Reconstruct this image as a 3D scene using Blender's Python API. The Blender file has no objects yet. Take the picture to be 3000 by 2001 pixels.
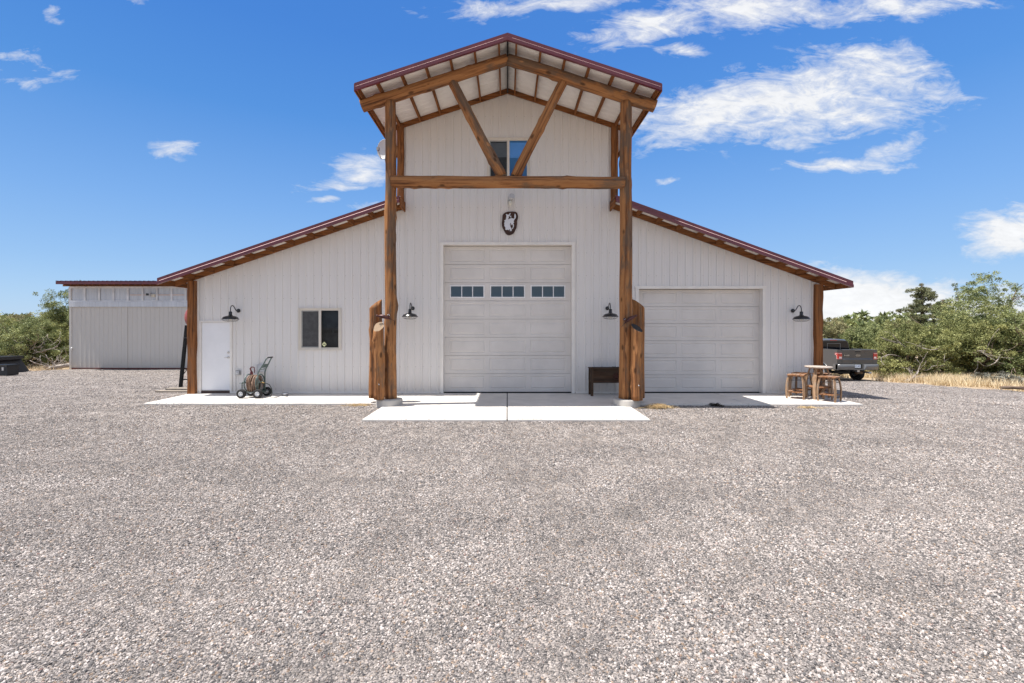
import bpy, math, random
import numpy as np
from mathutils import Vector, Matrix, Euler

random.seed(7)
rng = np.random.default_rng(7)
PI = math.pi
SC = bpy.context.scene
COL = SC.collection

# ------------------------------------------------------------------ camera
FPX, CX, CY, D, EYE = 1400.0, 1486.0, 957.0, 14.07, 1.96
cam = bpy.data.cameras.new("camera")
cam.sensor_width = 36.0
cam.sensor_fit = 'HORIZONTAL'
cam.lens = FPX * 36.0 / 3000.0
cam.shift_x = (1500 - CX) / 3000.0
cam.shift_y = -(1000.5 - CY) / 3000.0
cam.clip_end = 6000
cam_o = bpy.data.objects.new("camera", cam)
COL.objects.link(cam_o)
cam_o.location = (0, -D, EYE)
cam_o.rotation_euler = (PI / 2, 0, 0)
SC.camera = cam_o

# ------------------------------------------------------------------ light
SUN_DIR = Vector((-0.377, -0.04, 1.0)).normalized()       # towards the sun
sun = bpy.data.lights.new("sun", 'SUN')
sun.energy = 4.0
sun.angle = math.radians(0.53)
sun.color = (1.0, 0.955, 0.89)
sun_o = bpy.data.objects.new("sun", sun)
COL.objects.link(sun_o)
sun_o.rotation_euler = (-SUN_DIR).to_track_quat('-Z', 'Y').to_euler()
sun_o.location = (-10, 0, 30)

SC.view_settings.view_transform = 'Standard'
SC.view_settings.look = 'None'
SC.view_settings.exposure = 0.95
SC.view_settings.gamma = 1.0
SC.view_settings.use_curve_mapping = False
SC.render.engine = 'CYCLES'
SC.cycles.max_bounces = 7
SC.cycles.diffuse_bounces = 4
SC.cycles.transparent_max_bounces = 8

SKY_STRENGTH = 0.11
CLOUD_RAD = 0.53           # radiance of a bright cloud


class NT:
    """small helper round a node tree"""
    def __init__(s, tree):
        s.t = tree; s.n = tree.nodes; s.l = tree.links
    def new(s, typ, **kw):
        n = s.n.new(typ)
        for k, v in kw.items():
            setattr(n, k, v)
        return n
    def put(s, node, key, val):
        sock = node.inputs[key]
        if isinstance(val, bpy.types.NodeSocket):
            s.l.new(val, sock)
        else:
            sock.default_value = val
    def math(s, op, a, b=None, clamp=False):
        n = s.new('ShaderNodeMath', operation=op, use_clamp=clamp)
        s.put(n, 0, a)
        if b is not None: s.put(n, 1, b)
        return n.outputs[0]
    def mix(s, fac, a, b, blend='MIX'):
        n = s.new('ShaderNodeMix', data_type='RGBA', blend_type=blend)
        s.put(n, 0, fac); s.put(n, 6, a); s.put(n, 7, b)
        return n.outputs[2]
    def ramp(s, fac, stops, interp='LINEAR'):
        n = s.new('ShaderNodeValToRGB')
        r = n.color_ramp; r.interpolation = interp
        while len(r.elements) < len(stops): r.elements.new(0.5)
        for e, (p, c) in zip(r.elements, stops):
            e.position = p
            e.color = (c if hasattr(c, '__len__') else (c, c, c))[:3] + (1,) if hasattr(c, '__len__') else (c, c, c, 1)
        s.put(n, 0, fac)
        return n.outputs[0]
    def mapping(s, vec, scale=(1, 1, 1), loc=(0, 0, 0), rot=(0, 0, 0), typ='POINT'):
        n = s.new('ShaderNodeMapping', vector_type=typ)
        s.put(n, 0, vec); n.inputs['Scale'].default_value = scale
        n.inputs['Location'].default_value = loc; n.inputs['Rotation'].default_value = rot
        return n.outputs[0]
    def noise(s, vec, scale, detail=4, rough=0.55, dist=0.0, col=False):
        n = s.new('ShaderNodeTexNoise')
        if vec is not None: s.put(n, 'Vector', vec)
        n.inputs['Scale'].default_value = scale; n.inputs['Detail'].default_value = detail
        n.inputs['Roughness'].default_value = rough; n.inputs['Distortion'].default_value = dist
        return n.outputs[1 if col else 0]
    def voronoi(s, vec, scale, feature='F1', out='Distance', rand=1.0):
        n = s.new('ShaderNodeTexVoronoi', feature=feature)
        s.put(n, 'Vector', vec); n.inputs['Scale'].default_value = scale
        n.inputs['Randomness'].default_value = rand
        return n.outputs[out]
    def smooth(s, v, a, b, lo=0.0, hi=1.0):
        n = s.new('ShaderNodeMapRange', interpolation_type='SMOOTHSTEP')
        s.put(n, 0, v); n.inputs[1].default_value = a; n.inputs[2].default_value = b
        n.inputs[3].default_value = lo; n.inputs[4].default_value = hi
        return n.outputs[0]
    def linear(s, v, a, b, lo=0.0, hi=1.0):
        n = s.new('ShaderNodeMapRange')
        s.put(n, 0, v); n.inputs[1].default_value = a; n.inputs[2].default_value = b
        n.inputs[3].default_value = lo; n.inputs[4].default_value = hi
        return n.outputs[0]


def build_world():
    w = bpy.data.worlds.new("World")
    SC.world = w
    w.use_nodes = True
    T = NT(w.node_tree)
    for n in list(T.n): T.n.remove(n)
    out = T.new('ShaderNodeOutputWorld'); bg = T.new('ShaderNodeBackground')
    bg.inputs[1].default_value = SKY_STRENGTH
    T.l.new(bg.outputs[0], out.inputs[0])
    sky = T.new('ShaderNodeTexSky', sky_type='NISHITA')
    sky.sun_disc = False
    sky.sun_elevation = math.asin(SUN_DIR.z)
    sky.sun_rotation = math.atan2(-SUN_DIR.x, SUN_DIR.y)
    sky.altitude = 1000; sky.air_density = 1.15; sky.dust_density = 0.7; sky.ozone_density = 2.2
    hs = T.new('ShaderNodeHueSaturation')
    hs.inputs['Saturation'].default_value = 1.16; hs.inputs['Value'].default_value = 1.0
    hs.inputs['Hue'].default_value = 0.5
    T.l.new(sky.outputs[0], hs.inputs['Color'])
    tc = T.new('ShaderNodeTexCoord')
    sep = T.new('ShaderNodeSeparateXYZ'); T.l.new(tc.outputs['Generated'], sep.inputs[0])
    x, y, z = sep.outputs
    # deep clear-air blue by elevation, the same all the way round
    q = 1.0 / (SKY_STRENGTH * 2 ** SC.view_settings.exposure)
    lin = lambda c: tuple(((v / 255 + .055) / 1.055) ** 2.4 for v in c)
    zr = T.ramp(z, [(0.0, lin((172, 205, 240))), (.11, lin((145, 187, 236))), (.217, lin((122, 172, 234))), (.379, lin((82, 146, 223))), (.504, lin((68, 132, 217))), (.9, lin((52, 112, 200)))])
    zs = T.new('ShaderNodeVectorMath', operation='SCALE'); T.l.new(zr, zs.inputs[0]); zs.inputs['Scale'].default_value = q
    base_sky = T.mix(.88, hs.outputs[0], zs.outputs[0])
    yy = T.math('MAXIMUM', y, 0.08)
    u = T.math('DIVIDE', x, yy); v = T.math('DIVIDE', z, yy)
    comb = T.new('ShaderNodeCombineXYZ'); T.l.new(u, comb.inputs[0]); T.l.new(v, comb.inputs[1])
    uv = comb.outputs[0]
    # clouds: px, py, rx, ry, tilt degrees, strength
    clouds = [
        (2080, 335, 280, 85, 10, 1.0), (2330, 285, 340, 110, 13, 1.0), (2560, 205, 190, 85, -8, .95), (2450, 330, 300, 80, 6, .9),
        (2690, 255, 150, 40, -10, .8), (2500, 350, 230, 38, 8, .85), (1960, 375, 120, 40, 0, .7),
        (2330, 418, 90, 22, 10, .8), (2500, 482, 190, 24, 3, .85), (2610, 440, 120, 30, 18, .85),
        (2210, 20, 260, 62, -4, 1.0), (1900, 75, 190, 50, 12, .95), (1560, 15, 330, 30, 5, .8),
        (1230, 58, 60, 16, 0, .6), (2650, 8, 260, 40, 4, .9), (1990, 147, 75, 24, -3, .75), (2395, 75, 40, 22, 20, .55),
        (2960, 680, 120, 70, 10, 1.25), (2900, 720, 80, 16, 0, .7),
        (2500, 890, 330, 95, -5, 1.6), (2600, 930, 500, 60, 0, 1.4), (2900, 900, 260, 70, 2, .8), (2950, 845, 90, 16, 14, .5),
        (510, 447, 95, 32, -3, .8), (1070, 500, 110, 50, 8, .9), (1000, 540, 130, 18, 0, .8),
        (955, 580, 48, 11, 4, .7), (1060, 606, 60, 16, 0, .5), (90, 180, 190, 34, -13, .42), (40, 235, 190, 24, -6, .36), (30, 130, 150, 20, -16, .34),
        (145, 40, 48, 30, 0, .6), (370, 8, 60, 22, -12, .4), (1965, 528, 55, 14, 10, .6), (1925, 430, 50, 16, 10, .7),
        (130, 960, 170, 32, 0, .6),
    ]
    wn = T.noise(T.mapping(uv, scale=(9, 14, 1)), 1.0, 3, .5, col=True)
    wsub = T.new('ShaderNodeVectorMath', operation='SUBTRACT'); T.put(wsub, 0, wn); wsub.inputs[1].default_value = (.5, .5, .5)
    wsc = T.new('ShaderNodeVectorMath', operation='SCALE'); T.put(wsc, 0, wsub.outputs[0]); wsc.inputs['Scale'].default_value = .055
    wadd = T.new('ShaderNodeVectorMath', operation='ADD'); T.put(wadd, 0, uv); T.put(wadd, 1, wsc.outputs[0])
    acc = None
    for (px, py, rx, ry, tilt, st) in clouds:
        m = T.mapping(wadd.outputs[0], scale=(rx / FPX, ry / FPX, 1), loc=((px - CX) / FPX, (CY - py) / FPX, 0),
                      rot=(0, 0, math.radians(tilt)), typ='TEXTURE')
        ln = T.new('ShaderNodeVectorMath', operation='LENGTH'); T.put(ln, 0, m)
        val = T.smooth(ln.outputs['Value'], 1.75, 0.0, 0.0, st)
        acc = val if acc is None else T.math('MAXIMUM', acc, val)
    # fibrous break-up: two octave families, one stretched along the wind
    wind = T.mapping(uv, scale=(1.0, 2.7, 1), rot=(0, 0, math.radians(-12)))
    n1 = T.noise(wind, 8.5, 10, .66, 1.1)
    n2 = T.noise(T.mapping(uv, scale=(1, 2.2, 1), rot=(0, 0, math.radians(-15))), 30, 7, .64, .6)
    nn = T.math('ADD', T.math('MULTIPLY', n1, .72), T.math('MULTIPLY', n2, .28))
    d = T.math('ADD', acc, T.math('MULTIPLY', T.math('SUBTRACT', nn, .5), 2.3))
    alpha = T.math('MULTIPLY', T.linear(d, .29, 1.02), T.smooth(acc, .02, .26))
    # rest of the dome: unseen cloud, thickened to add neutral fill light
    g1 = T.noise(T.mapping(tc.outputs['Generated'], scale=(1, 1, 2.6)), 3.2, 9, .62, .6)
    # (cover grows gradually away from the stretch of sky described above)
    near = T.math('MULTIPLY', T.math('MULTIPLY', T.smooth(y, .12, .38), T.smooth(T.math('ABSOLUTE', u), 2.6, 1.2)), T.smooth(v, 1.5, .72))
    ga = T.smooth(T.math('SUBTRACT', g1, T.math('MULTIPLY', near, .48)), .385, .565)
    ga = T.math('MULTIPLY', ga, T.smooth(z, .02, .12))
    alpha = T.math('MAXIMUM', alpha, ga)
    shade = T.linear(T.math('ADD', T.math('MULTIPLY', n2, .6), T.math('MULTIPLY', d, .35)), .25, 1.05, .78, 1.05)
    cc = T.new('ShaderNodeMix', data_type='RGBA', blend_type='MULTIPLY')
    cc.inputs[0].default_value = 1.0
    k = CLOUD_RAD / SKY_STRENGTH
    cc.inputs[6].default_value = (k * .985, k * .99, k * 1.0, 1)
    cs = T.new('ShaderNodeCombineXYZ')
    for i in range(3): T.l.new(shade, cs.inputs[i])
    T.l.new(cs.outputs[0], cc.inputs[7])
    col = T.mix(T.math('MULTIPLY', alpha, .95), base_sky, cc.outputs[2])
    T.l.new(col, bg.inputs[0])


build_world()

# ------------------------------------------------------------------ helpers
def thing(name, label, cat, loc=(0, 0, 0), rotz=0.0, group=None, kind=None):
    o = bpy.data.objects.new(name, None); COL.objects.link(o)
    o.empty_display_size = 0.2
    o.location = loc; o.rotation_euler = (0, 0, rotz)
    if label: o['label'] = label
    if cat: o['category'] = cat
    if group: o['group'] = group
    if kind: o['kind'] = kind
    return o

def tag(o, label=None, cat=None, group=None, kind=None):
    if label: o['label'] = label
    if cat: o['category'] = cat
    if group: o['group'] = group
    if kind: o['kind'] = kind
    return o

def link(name, mesh, parent=None, loc=None):
    o = bpy.data.objects.new(name, mesh); COL.objects.link(o)
    if parent is not None: o.parent = parent
    if loc is not None: o.location = loc
    return o

def dup(root, loc, rotz=0.0, label=None):
    r = root.copy(); COL.objects.link(r); r.location = loc; r.rotation_euler = (0, 0, rotz)
    if label: r['label'] = label
    for ch in list(root.children):
        c = ch.copy(); COL.objects.link(c); c.parent = r
        for g in list(ch.children):
            d = g.copy(); COL.objects.link(d); d.parent = c
    return r


class MB:
    def __init__(s):
        s.v = []; s.f = []; s.m = []; s.s = []
    def add(s, vs, fs, m=0, smooth=False):
        b = len(s.v); s.v += [tuple(p) for p in vs]
        for f in fs:
            s.f.append(tuple(b + i for i in f)); s.m.append(m); s.s.append(smooth)
        return s
    def box(s, x0, x1, y0, y1, z0, z1, m=0):
        vs = [(x0, y0, z0), (x1, y0, z0), (x1, y1, z0), (x0, y1, z0), (x0, y0, z1), (x1, y0, z1), (x1, y1, z1), (x0, y1, z1)]
        return s.add(vs, [(0, 3, 2, 1), (4, 5, 6, 7), (0, 1, 5, 4), (1, 2, 6, 5), (2, 3, 7, 6), (3, 0, 4, 7)], m)
    def prism(s, poly, c0, c1, axis='y', m=0):
        """poly of (a,b): axis y -> (x,z); axis x -> (y,z); axis z -> (x,y)"""
        def P(a, b, c):
            return (a, c, b) if axis == 'y' else ((c, a, b) if axis == 'x' else (a, b, c))
        n = len(poly)
        vs = [P(a, b, c0) for a, b in poly] + [P(a, b, c1) for a, b in poly]
        fs = [tuple(range(n)), tuple(range(2 * n - 1, n - 1, -1))]
        for i in range(n):
            j = (i + 1) % n
            fs.append((i, i + n, j + n, j))
        return s.add(vs, fs, m)
    def tube(s, pts, rads, n=8, m=0, cap=True, smooth=True, capm=None):
        pts = [Vector(p) for p in pts]
        if not hasattr(rads, '__len__'): rads = [rads] * len(pts)
        t0 = (pts[1] - pts[0]).normalized()
        u = t0.orthogonal().normalized()
        vs = []; prev = t0
        for i, p in enumerate(pts):
            if i == 0: t = t0
            elif i == len(pts) - 1: t = (pts[i] - pts[i - 1]).normalized()
            else: t = ((pts[i + 1] - pts[i]).normalized() + (pts[i] - pts[i - 1]).normalized()).normalized()
            u = (u - t * u.dot(t)).normalized()
            w = t.cross(u)
            for k in range(n):
                a = 2 * PI * k / n
                vs.append(p + (u * math.cos(a) + w * math.sin(a)) * rads[i])
        fs = []
        for i in range(len(pts) - 1):
            for k in range(n):
                k2 = (k + 1) % n
                fs.append((i * n + k, i * n + k2, (i + 1) * n + k2, (i + 1) * n + k))
        b = len(s.v)
        s.add(vs, fs, m, smooth)
        if cap:
            L = (len(pts) - 1) * n
            s.f.append(tuple(b + k for k in reversed(range(n)))); s.m.append(m if capm is None else capm); s.s.append(False)
            s.f.append(tuple(b + L + k for k in range(n))); s.m.append(m if capm is None else capm); s.s.append(False)
        return s
    def lathe(s, prof, n=16, o=(0, 0, 0), m=0, smooth=True, axis='z'):
        vs = []
        for r, z in prof:
            for k in range(n):
                a = 2 * PI * k / n
                c, d = r * math.cos(a), r * math.sin(a)
                p = (c, d, z) if axis == 'z' else ((z, c, d) if axis == 'x' else (c, z, -d))
                vs.append((p[0] + o[0], p[1] + o[1], p[2] + o[2]))
        fs = []
        for i in range(len(prof) - 1):
            for k in range(n):
                k2 = (k + 1) % n
                fs.append((i * n + k, i * n + k2, (i + 1) * n + k2, (i + 1) * n + k))
        return s.add(vs, fs, m, smooth)
    def torus(s, c, R, r, axis='x', n=24, k=6, m=0, a0=0.0, a1=2 * PI):
        pts = []
        full = abs(a1 - a0 - 2 * PI) < 1e-6
        for i in range(n + 1):
            a = a0 + (a1 - a0) * i / n
            p, q = R * math.cos(a), R * math.sin(a)
            off = (0, p, q) if axis == 'x' else ((p, 0, q) if axis == 'y' else (p, q, 0))
            pts.append((c[0] + off[0], c[1] + off[1], c[2] + off[2]))
        return s.tube(pts, r, k, m, cap=not full)
    def mesh(s, name, mats):
        me = bpy.data.meshes.new(name)
        me.from_pydata(s.v, [], s.f)
        for mt in (mats if isinstance(mats, (list, tuple)) else [mats]): me.materials.append(mt)
        me.polygons.foreach_set('material_index', s.m)
        me.polygons.foreach_set('use_smooth', s.s)
        me.update()
        return me
    def build(s, name, mats, parent=None, loc=None):
        return link(name, s.mesh(name, mats), parent, loc)

# ------------------------------------------------------------------ materials
def base_mat(name):
    m = bpy.data.materials.new(name); m.use_nodes = True
    T = NT(m.node_tree)
    return m, T, T.n['Principled BSDF']

def plain(name, col, rough=.5, metal=0.0, var=.12, scale=3.0, bump=0.0, bscale=60, spec=.5, coat=0.0):
    m, T, b = base_mat(name)
    tc = T.new('ShaderNodeTexCoord').outputs['Object']
    n = T.noise(tc, scale, 5, .6)
    c = T.mix(T.smooth(n, .3, .7), tuple(x * (1 - var) for x in col) + (1,), tuple(min(1, x * (1 + var)) for x in col) + (1,))
    T.l.new(c, b.inputs['Base Color'])
    b.inputs['Roughness'].default_value = rough; b.inputs['Metallic'].default_value = metal
    b.inputs['Specular IOR Level'].default_value = spec
    b.inputs['Coat Weight'].default_value = coat; b.inputs['Coat Roughness'].default_value = .06
    if bump:
        bn = T.new('ShaderNodeBump'); bn.inputs['Strength'].default_value = bump; bn.inputs['Distance'].default_value = .01
        T.l.new(T.noise(tc, bscale, 4, .6), bn.inputs['Height']); T.l.new(bn.outputs[0], b.inputs['Normal'])
    return m

def wood(name, light, mid, dark, axis='z', gs=16.0, along=.7, grey=.35, greycol=(.115, .088, .066), rough=.8, knots=.5, big=.9):
    m, T, b = base_mat(name)
    tc = T.new('ShaderNodeTexCoord').outputs['Object']
    sc = [gs, gs, gs]; sc['xyz'.index(axis)] = along
    g = T.noise(T.mapping(tc, scale=tuple(sc)), 1.0, 7, .66, .5)
    c = T.ramp(g, [(.36, dark), (.46, mid), (.56, light), (.70, mid)])
    # weathered patches and streaks
    s2 = [3.2, 3.2, 3.2]; s2['xyz'.index(axis)] = big
    w = T.noise(T.mapping(tc, scale=tuple(s2), loc=(3.1, 1.7, .4)), 1.0, 6, .65, .3)
    c = T.mix(T.math('MULTIPLY', T.smooth(w, .47, .60), grey), c, greycol + (1,))
    w2 = T.noise(T.mapping(tc, scale=tuple(v * 1.5 for v in s2), loc=(7.7, 2.2, 5.1)), 1.0, 5, .6, .5)
    c = T.mix(T.smooth(w2, .60, .70, 0, .55), c, tuple(min(1, v * 1.55) for v in light) + (1,))
    # dark drying cracks along the grain
    s3 = [gs * 1.6] * 3; s3['xyz'.index(axis)] = along * .35
    k = T.noise(T.mapping(tc, scale=tuple(s3), loc=(9, 4, 2)), 1.0, 3, .5)
    c = T.mix(T.smooth(k, .67, .74, 0, .45), c, tuple(x * .35 for x in dark) + (1,))
    # knots
    s4 = [4.6] * 3; s4['xyz'.index(axis)] = 2.1
    v = T.voronoi(T.mapping(tc, scale=tuple(s4)), 1.0)
    c = T.mix(T.smooth(v, .21, .08, 0, knots), c, tuple(x * .45 for x in dark) + (1,))
    T.l.new(c, b.inputs['Base Color'])
    b.inputs['Roughness'].default_value = rough; b.inputs['Specular IOR Level'].default_value = .18
    bn = T.new('ShaderNodeBump'); bn.inputs['Strength'].default_value = .7; bn.inputs['Distance'].default_value = .012
    T.l.new(T.math('SUBTRACT', g, T.smooth(k, .62, .72)), bn.inputs['Height']); T.l.new(bn.outputs[0], b.inputs['Normal'])
    return m

LOGC = ((.38, .178, .070), (.25, .105, .041), (.10, .044, .021))
TIMC = ((.30, .122, .042), (.20, .076, .026), (.075, .03, .013))
M = {}
M['log_z'] = wood('stained log', *LOGC, axis='z', gs=13, along=.55, grey=.72, knots=.75)
M['timber_y'] = wood('stained lumber along y', *TIMC, axis='y', gs=22, grey=.2, knots=.25)
M['timber_x'] = wood('stained lumber along x', *TIMC, axis='x', gs=22, grey=.2, knots=.3)
M['timber_z'] = wood('stained corner timber', *TIMC, axis='z', gs=16, grey=.3, knots=.3)
M['stave'] = wood('barrel stave', (.44, .29, .18), (.32, .20, .12), (.15, .09, .05), axis='z', gs=26, grey=.75, greycol=(.30, .255, .21), knots=0)
M['stave_flat'] = wood('barrel head board', (.34, .17, .085), (.25, .118, .056), (.12, .055, .028), axis='x', gs=26, grey=.8, greycol=(.27, .215, .175), knots=0)
M['table_wood'] = wood('pale grey barrel head', (.52, .45, .39), (.42, .35, .29), (.22, .16, .12), axis='x', gs=24, grey=.5, greycol=(.46, .42, .39), knots=0)  # paler and greyer than the other barrel boards
M['dark_wood'] = wood('dark planter wood', (.085, .048, .028), (.045, .026, .017), (.018, .011, .008), axis='x', gs=20, grey=.4, greycol=(.10, .07, .05), knots=.4)
M['dark_wood_z'] = wood('dark planter leg wood', (.085, .048, .028), (.045, .026, .017), (.018, .011, .008), axis='z', gs=20, grey=.4, greycol=(.10, .07, .05), knots=.2)
M['grey_wood'] = wood('weathered lumber', (.36, .31, .26), (.27, .23, .19), (.13, .11, .09), axis='x', gs=24, grey=.3, greycol=(.4, .36, .31), knots=.2)
M['dead_wood'] = wood('dead juniper wood', (.46, .41, .37), (.30, .26, .23), (.11, .09, .08), axis='z', gs=14, along=2, grey=.3, greycol=(.3, .27, .25), knots=.2)
M['bark'] = wood('juniper bark', (.24, .18, .135), (.145, .105, .08), (.05, .036, .028), axis='z', gs=14, along=1.5, grey=.5, greycol=(.26, .22, .19), knots=.3)

def end_grain():
    m, T, b = base_mat('log end grain')
    tc = T.new('ShaderNodeTexCoord').outputs['Object']
    sp = T.new('ShaderNodeSeparateXYZ'); T.l.new(tc, sp.inputs[0])
    r = T.math('SQRT', T.math('ADD', T.math('POWER', sp.outputs[0], 2), T.math('POWER', sp.outputs[1], 2)))
    ring = T.math('SINE', T.math('ADD', T.math('MULTIPLY', r, 420), T.math('MULTIPLY', T.noise(tc, 14, 3), 9)))
    c = T.ramp(ring, [(0, (.22, .145, .085)), (1, (.36, .255, .16))])
    c = T.mix(T.smooth(T.noise(tc, 11, 5), .5, .72, 0, .8), c, (.10, .075, .05, 1))
    T.l.new(c, b.inputs['Base Color']); b.inputs['Roughness'].default_value = .8
    return m
M['end_grain'] = end_grain()
M['end_dark'] = plain('dark log end', (.022, .021, .022), .9, var=.4, scale=18, bump=.5)  # much darker than the other log ends

def siding_mat(name, col, dirt=.35):
    m, T, b = base_mat(name)
    tc = T.new('ShaderNodeTexCoord').outputs['Object']
    n = T.noise(T.mapping(tc, scale=(5, 5, .35)), 1.0, 5, .6)
    c = T.mix(T.smooth(n, .35, .7), tuple(x * .985 for x in col) + (1,), tuple(x * 1.012 for x in col) + (1,))
    # splashed dust low on the wall, a few streaks
    sp = T.new('ShaderNodeSeparateXYZ'); T.l.new(tc, sp.inputs[0])
    low = T.math('MULTIPLY', T.smooth(T.math('ADD', sp.outputs[2], T.math('MULTIPLY', T.noise(tc, 2.5, 4), .7)), 1.0, .1), dirt)
    c = T.mix(low, c, (col[0] * .80, col[1] * .72, col[2] * .62, 1))
    st = T.noise(T.mapping(tc, scale=(9, 9, .22), loc=(2, 5, 1)), 1.0, 4, .6)
    c = T.mix(T.smooth(st, .64, .78, 0, .05), c, (col[0] * .72, col[1] * .66, col[2] * .58, 1))
    T.l.new(c, b.inputs['Base Color'])
    b.inputs['Roughness'].default_value = .42; b.inputs['Specular IOR Level'].default_value = .4
    bn = T.new('ShaderNodeBump'); bn.inputs['Strength'].default_value = .12; bn.inputs['Distance'].default_value = .02
    T.l.new(T.noise(T.mapping(tc, scale=(3, 3, .9)), 1.0, 3), bn.inputs['Height']); T.l.new(bn.outputs[0], b.inputs['Normal'])
    return m
M['siding'] = siding_mat('painted steel siding', (.735, .708, .685))
M['shed_siding'] = siding_mat('shed steel siding', (.57, .545, .51), .2)
M['trim'] = plain('trim paint', (.775, .74, .695), .4, var=.05)
M['door_paint'] = plain('overhead door paint', (.655, .615, .58), .45, var=.05, scale=1.4)
M['white_paint'] = plain('white door paint', (.80, .80, .82), .35, var=.02)
M['vinyl'] = plain('tan window vinyl', (.66, .61, .54), .4, var=.04)
M['white_vinyl'] = plain('white muntin', (.78, .77, .77), .4, var=.03)
M['soffit'] = plain('white sheet underside', (.86, .83, .79), .45, var=.05, scale=1.5)
M['burgundy'] = plain('burgundy roof steel', (.125, .020, .030), .34, var=.14, scale=2.0, coat=.25)
M['rake_highlight'] = plain('painted highlight on trim bend', (.66, .46, .44), .35, var=.12, scale=4)  # pale colour paints the sunlit glint on the trim bend
M['black_metal'] = plain('black enamel', (.012, .014, .018), .32, var=.15, coat=.3)
M['stand_black'] = plain('flat black paint', (.012, .012, .013), .75, var=.3, spec=.2)
M['black_dull'] = plain('black plastic', (.018, .018, .02), .45, var=.25, scale=6)
M['rubber'] = plain('tyre rubber', (.018, .018, .018), .85, var=.3, scale=12, bump=.3)
M['cage'] = plain('lamp guard wire', (.16, .15, .14), .5)
M['lamp_inner'] = plain('lamp reflector white', (.75, .72, .66), .4, var=.05)
M['green_steel'] = plain('green grey powder coat', (.10, .135, .125), .38, var=.15)
M['hose'] = plain('tan rubber hose', (.23, .145, .10), .6, var=.4, scale=14)
M['dark_hose'] = plain('dark green hose', (.035, .045, .04), .5)
M['steel'] = plain('zinc plated steel', (.55, .56, .58), .3, metal=.9)
M['chrome'] = plain('satin nickel', (.62, .60, .57), .28, metal=1.0, var=.05)
M['red_paint'] = plain('oxide red paint', (.30, .065, .055), .45, var=.2, scale=4)
M['red_dark'] = plain('dark red casting', (.16, .018, .02), .45, var=.2)
M['conduit'] = plain('grey electrical box', (.30, .30, .29), .5, var=.12)
M['light_box'] = plain('pale electrical cover', (.52, .52, .53), .45)
M['plaque'] = plain('dark brown plaque wood', (.050, .022, .015), .75, var=.3, scale=8, bump=.3)
M['plaque_white'] = plain('white cut steel', (.66, .68, .74), .4, var=.04)
M['cream'] = plain('cream plastic', (.68, .64, .54), .4, var=.06)
M['dish'] = plain('satellite dish grey', (.60, .60, .585), .5, var=.05)
M['bird'] = plain('rusted ornament metal', (.075, .028, .026), .38, metal=.35, var=.4, scale=12)
M['sticker'] = plain('pale yellow label', (.70, .72, .42), .5, var=.03)
M['ink'] = plain('black ink', (.02, .02, .02), .6)
M['blue_ink'] = plain('blue plate ink', (.04, .09, .28), .5)
M['interior'] = plain('dark interior', (.05, .05, .055), .9)
M['backdrop_board'] = plain('dim room behind glass', (.060, .062, .066), .9, var=.3, scale=3)
M['blind'] = plain('pale window blind', (.80, .82, .84), .7, var=.04)
M['threshold'] = plain('dark brown sill', (.055, .03, .025), .6)
M['dark_red_base'] = plain('dark red skid board', (.11, .034, .028), .7, var=.3)
M['truck_paint'] = plain('dark grey metallic paint', (.066, .070, .077), .38, metal=.1, var=.03, coat=.7)
M['truck_dark'] = plain('truck underbody', (.010, .010, .011), .7)
M['bumper'] = plain('painted steel bumper', (.15, .153, .157), .34, metal=.3, var=.04, coat=.5)
M['tail_red'] = plain('red lamp lens', (.50, .012, .02), .15, var=.05, coat=1.0)
M['tail_clear'] = plain('clear lamp lens', (.75, .66, .64), .15, coat=1.0)
M['tinted'] = plain('tinted glass', (.010, .012, .016), .08, var=.05, spec=.35)
M['plate_white'] = plain('plate white', (.72, .78, .84), .4, var=.1, scale=20)
M['sandstone'] = plain('straw', (.52, .38, .20), .9, var=.4, scale=20)
M['twig'] = plain('dark twigs', (.035, .026, .02), .9, var=.4)
M['log_grey'] = M['dead_wood']

def glass_mat(name, tint=(.55, .62, .68), refl=.16, ior=1.45, gcol=(.92, .95, 1)):
    m, T, b = base_mat(name)
    for n in list(T.n):
        if n.type != 'OUTPUT_MATERIAL': T.n.remove(n)
    out = [n for n in T.n if n.type == 'OUTPUT_MATERIAL'][0]
    tr = T.new('ShaderNodeBsdfTransparent'); tr.inputs[0].default_value = tint + (1,)
    gl = T.new('ShaderNodeBsdfGlossy'); gl.inputs['Roughness'].default_value = .015
    gl.inputs['Color'].default_value = gcol + (1,)
    fr = T.new('ShaderNodeFresnel'); fr.inputs[0].default_value = ior
    mx = T.new('ShaderNodeMixShader')
    T.l.new(T.math('ADD', fr.outputs[0], refl, clamp=True), mx.inputs[0])
    T.l.new(tr.outputs[0], mx.inputs[1]); T.l.new(gl.outputs[0], mx.inputs[2]); T.l.new(mx.outputs[0], out.inputs[0])
    return m
M['glass'] = glass_mat('window glass', tint=(.75,.78,.8), refl=.0, ior=1.22)
M['glass_door'] = glass_mat('door lite glass', tint=(.45, .6, .8), refl=.07, gcol=(.75, .9, 1.0))
M['glass_up'] = glass_mat('glass tinted for bluer sky reflection', tint=(.50, .72, .98), refl=.15, gcol=(.16, .45, .95))  # blue put into the glass to deepen its sky reflection
M['screen'] = plain('insect screen mesh', (.070, .070, .072), .9, var=.25, scale=5)

def poly_clear():
    m, T, b = base_mat('clear polycarbonate')
    tc = T.new('ShaderNodeTexCoord').outputs['Object']
    n = T.noise(T.mapping(tc, scale=(14, 1, .6)), 1.0, 4, .6)
    T.l.new(T.ramp(n, [(.3, (.50, .53, .58)), (.7, (.64, .67, .72))]), b.inputs['Base Color'])
    b.inputs['Roughness'].default_value = .25
    return m
M['clear_panel'] = poly_clear()

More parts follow.
